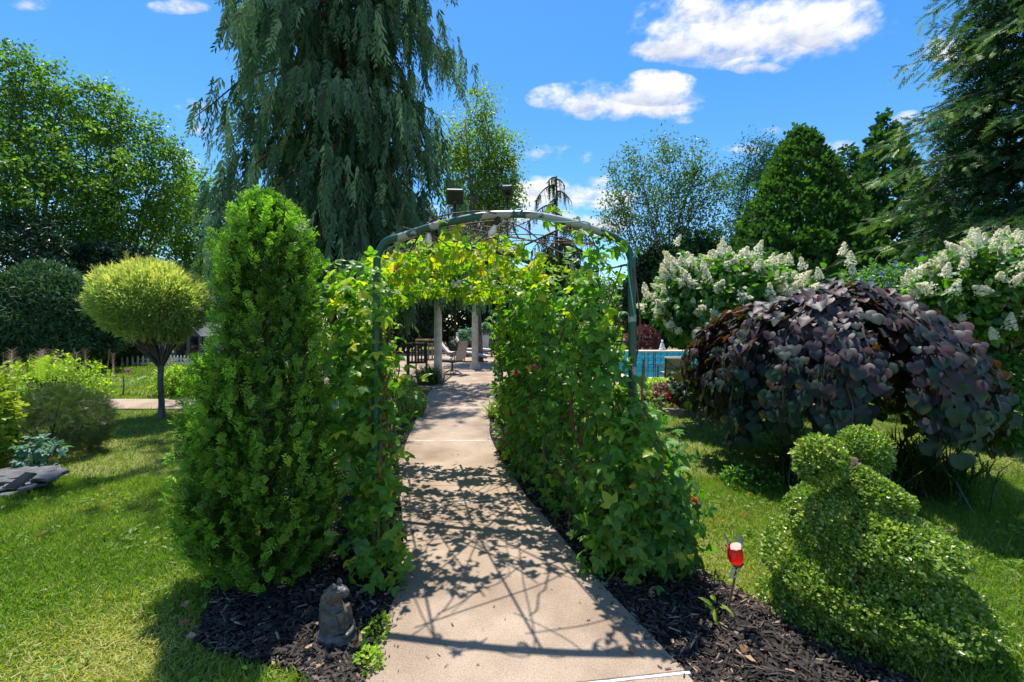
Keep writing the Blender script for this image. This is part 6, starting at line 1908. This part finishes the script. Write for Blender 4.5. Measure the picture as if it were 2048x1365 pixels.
def slat_chair(name, x, y, rz, mat, label, h=.95, w=.50):
    root = empty(name, (x, y, 0), label, 'chair')
    M2 = Matrix.Rotation(rz, 3, 'Z')
    def L(v): q = M2 @ Vector(v); return Vector((x + q.x, y + q.y, q.z))
    for sx in (-1, 1):
        MB().box(L((sx * w / 2, -.22, h / 2)), (.045, .045, h), rot=M2).build('leg', mat, root)
        MB().box(L((sx * w / 2, .22, .31)), (.045, .045, .62), rot=M2).build('leg', mat, root)
        MB().box(L((sx * w / 2, 0, .635)), (.06, .50, .03), rot=M2, bev=.006).build('armrest', mat, root)
    for i in range(6):
        MB().box(L((-w / 2 + w * (i + .5) / 6, -.225, .68)), (.042, .02, .48), rot=M2).build('slat', mat, root)
    MB().box(L((0, -.22, h - .02)), (w + .02, .05, .06), rot=M2, bev=.01).build('top_rail', mat, root)
    MB().box(L((0, -.22, .43)), (w - .05, .04, .05), rot=M2).build('bottom_rail', mat, root)
    MB().box(L((0, .0, .41)), (w - .05, .46, .04), rot=M2, bev=.01).build('seat', mat, root)
slat_chair('slatted_chair', -2.62, 12.6, R(8), M['woodblack'], 'black slat back patio chair half hidden by the left vine')
slat_chair('slatted_chair.001', -2.55, 13.6, R(12), M['woodtan'], 'tan slat back patio chair behind the black one', 1.02, .62)

# tall tapered planter with a leafy plant, second plant beside it
def planter(name, x, y, r0, r1, h, mat, lab, plab, pname, ps, leafmat):
    root = empty(name, (x, y, 0), lab, 'planter')
    mb = MB(); vs, fs = [], []
    for (r, z) in ((r0, 0), (r1, h), (r1 * 1.06, h), (r1 * 1.06, h + .04), (r1 * .92, h + .04), (r1 * .90, h - .06)):
        vs += [(x + sx * r, y + sy * r, z) for sx, sy in ((-1, -1), (1, -1), (1, 1), (-1, 1))]
    for i in range(5):
        for k in range(4):
            fs.append((i * 4 + k, i * 4 + (k + 1) % 4, i * 4 + 4 + (k + 1) % 4, i * 4 + 4 + k))
    mb.add(vs, fs); mb.build('pot', mat, root)
    MB().box((x, y, h - .07), (r1 * 1.75, r1 * 1.75, .03)).build('soil', M['soil'], root)
    bush(pname, plab, (x, y, h - .05), (ps, ps * .8, ps * .75), 170, .22, FIVE, leafmat, 'plant', shell=.35, up=.9, zmin=-.3, czf=.8)
planter('tall_planter', -1.35, 22.6, .15, .225, 1.0, M['zinc'], 'tall pale tapered planter standing behind the loungers', 'big lobed leaf plant growing out of the tall planter', 'fatsia', .42, M['bluegreen'])
planter('dark_planter', -2.25, 22.4, .24, .30, .42, M['woodblack'], 'low dark planter box half hidden behind the far lounger', 'blue grey broad leaved plant in the low dark planter', 'fatsia.001', .62, M['bluegreen'])
# low garden wall at the back of the patio
gw = empty('garden_wall', (-1.0, 24.6, 0), 'low rough stone wall in shade at the back of the patio', 'wall')
st_me = [MB().box((0, 0, 0), (.46, .34, .19), bev=.03).mesh('stone', M['stonewall']), MB().box((0, 0, 0), (.36, .34, .19), bev=.035).mesh('stone', M['stonewall'])]
for k in range(4):
    xx = -3.4
    while xx < 1.6:
        i = int(rng.integers(0, 2)); w = (.46, .36)[i]
        o = link('stone', st_me[i], gw, (xx + w / 2 + 1.0, rng.uniform(-.03, .03), .10 + k * .205)); xx += w + .015

# ------------------------------------------------------------------ chair, fence posts and figure by the pool
def pool_chair():
    x, y = 3.62, 9.95
    root = empty('pool_chair', (x, y, 0), 'bronze pool chair seen from behind with an X brace across its back', 'chair')
    w = .27
    for s in (-1, 1):
        MB().tube(smooth_path([(x + s * w, y + .03, 0), (x + s * w, y + .02, .35), (x + s * w, y - .03, .72)], 3), .017, 7).build('leg', M['bronze'], root)
        MB().tube([(x + s * w, y + .52, 0), (x + s * w, y + .50, .50)], .017, 7).build('leg', M['bronze'], root)
        MB().box((x + s * w, y + .26, .53), (.05, .52, .035), bev=.01).build('armrest', M['bronze'], root)
        MB().tube([(x + s * (w - .02), y + .012, .30), (x - s * (w - .02), y - .030, .67)], .014, 6).build('brace', M['bronze'], root)
    MB().box((x, y - .03, .735), (w * 2 + .05, .045, .035), bev=.012).build('top_rail', M['paint_cream'], root)
    MB().box((x, y - .005, .50), (w * 2 - .02, .012, .014)).build('cross_rail', M['bronze'], root)
    MB().box((x, y + .025, .50), (w * 2 - .03, .02, .42), bev=.006).build('back_panel', M['woodtan'], root)
    MB().box((x, y + .27, .35), (w * 2 - .04, .46, .07), bev=.02).build('seat', M['cushion'], root)
pool_chair()
pf = empty('pool_fence', (3.4, 12.0, 0), 'thin black mesh fence posts at the near pool edge', 'fence')
for px in (1289, 1296, 1307, 1311):
    x = (px - 1024) / FPX * 11.95
    MB().tube([(x, 11.95, .03), (x, 11.95, .74)], .010, 6).build('post', M['blackmetal'], pf)
for z in (.40, .72):
    MB().tube([((1280 - 1024) / FPX * 11.95, 11.95, z), ((1318 - 1024) / FPX * 11.95, 11.95, z)], .005, 5).build('wire', M['blackmetal'], pf)
x = (1321 - 1024) / FPX * 17.6
fg = empty('garden_statue', (x, 17.4, .48), 'small white seated statue on the far pool coping', 'statue')
MB().lathe([(.13, 0), (.13, .04), (.115, .06)], (x, 17.4, .48), 14).build('base', M['white'], fg)
MB().lathe([(.11, .06), (.10, .12), (.075, .20), (.06, .26), (.035, .29), (.045, .32), (.048, .35), (.03, .385), (.005, .395)], (x, 17.4, .48), 14).build('figure', M['white'], fg)

# ------------------------------------------------------------------ picket fence and playhouse on the far left
fence = empty('picket_fence', (-11.5, 16, 0), 'low white picket fence across the back of the left lawn', 'fence')
pk = MB(); pk.add([(-.028, -.009, 0), (.028, -.009, 0), (.028, -.009, .30), (0, -.009, .36), (-.028, -.009, .30), (-.028, .009, 0), (.028, .009, 0), (.028, .009, .30), (0, .009, .36), (-.028, .009, .30)],
                  [(0, 1, 2, 3, 4), (9, 8, 7, 6, 5), (0, 5, 6, 1), (1, 6, 7, 2), (2, 7, 8, 3), (3, 8, 9, 4), (4, 9, 5, 0)])
pme = pk.mesh('picket', M['white'])
for i in range(60):
    link('picket', pme, fence, (-1.85 + i * .122, -.35 * max(0, (6 - i) / 6) * 1.2, .02))
for z in (.10, .24):
    MB().box((-9.7, 16.022, z), (7.2, .02, .03)).build('rail', M['white'], fence)
def playhouse():
    x, y = at(378, 700, 18.2)[:2]
    root = empty('playhouse', (x, y, 0), 'blue grey open playhouse with gable roof behind the picket fence', 'playhouse')
    W = 1.02
    z1 = .98
    for xx in (x - W / 2 - .02, x, x + W / 2 - .06):
        MB().box((xx, y, .64), (.085 if xx != x else .12, .09, 1.28 if xx == x else .98)).build('post', M['bluegrey'], root)
    MB().add([(x - W / 2 - .05, y + .04, .98), (x + W / 2 + .02, y + .04, .98), (x, y + .04, 1.48), (x - W / 2 - .05, y + .10, .98), (x + W / 2 + .02, y + .10, .98), (x, y + .10, 1.48)], [(0, 1, 2), (5, 4, 3), (0, 3, 4, 1), (1, 4, 5, 2), (2, 5, 3, 0)]).build('gable', M['bluegrey'], root)
    for s in (-1, 1):
        m = Matrix.Rotation(s * math.atan2(.52, W / 2 + .05), 3, 'Y')
        MB().box((x + s * (W / 4 + .06), y + .75, 1.25), (.80, 1.9, .04), rot=m).build('roof', M['slate'], root)
    MB().box((x, y + 1.6, .5), (W + .1, .05, 1.0)).build('back_wall', M['woodblack'], root)
    for s in (-1, 1):
        MB().box((x + s * (W / 2 + .02), y + .82, .49), (.04, 1.52, .98)).build('side_wall', M['bluegrey'], root)
    return x, y
phx, phy = playhouse()
car = empty('toy_car', (phx - .2, phy + .5, 0), 'orange ride on toy parked inside the blue grey playhouse', 'toy')
MB().box((phx - .22, phy + .5, .30), (.34, .5, .26), bev=.06).build('body', M['orange'], car)
MB().box((phx - .22, phy + .5, .55), (.30, .36, .16), bev=.05).build('roof', M['lightcushion'], car)
MB().lathe([(.07, .63), (.06, .68), (.02, .74)], (phx - .22, phy + .5, 0), 10).build('beacon', M['orange'], car)
for sx in (-1, 1):
    for sy in (-1, 1):
        MB().lathe([(.04, -.03), (.10, -.03), (.10, .03), (.04, .03)], (phx - .22 + sx * .18, phy + .5 + sy * .16, .10), 12, rot=Matrix.Rotation(R(90), 3, 'Y')).build('wheel', M['socket'], car)
sh = empty('garden_shed', (*at(285, 700, 19.2)[:2], 0), 'pale shed wall glimpsed between dark shrub and willow trunk', 'shed')
sx_, sy_ = at(285, 700, 19.2)[:2]
MB().box((sx_, sy_ + .5, .72), (.95, 1.0, 1.44)).build('wall', M['palewall'], sh)
MB().add([(sx_ - .6, sy_ - .1, 1.44), (sx_ + .6, sy_ - .1, 1.44), (sx_ + .6, sy_ + 1.1, 1.44), (sx_ - .6, sy_ + 1.1, 1.44), (sx_, sy_ - .1, 1.9), (sx_, sy_ + 1.1, 1.9)], [(0, 1, 4), (1, 2, 5, 4), (2, 3, 5), (3, 0, 4, 5), (3, 2, 1, 0)]).build('roof', M['bluegrey'], sh)
MB().box((sx_ + .25, sy_ - .012, .55), (.36, .03, 1.1)).build('door', M['bluegrey'], sh)
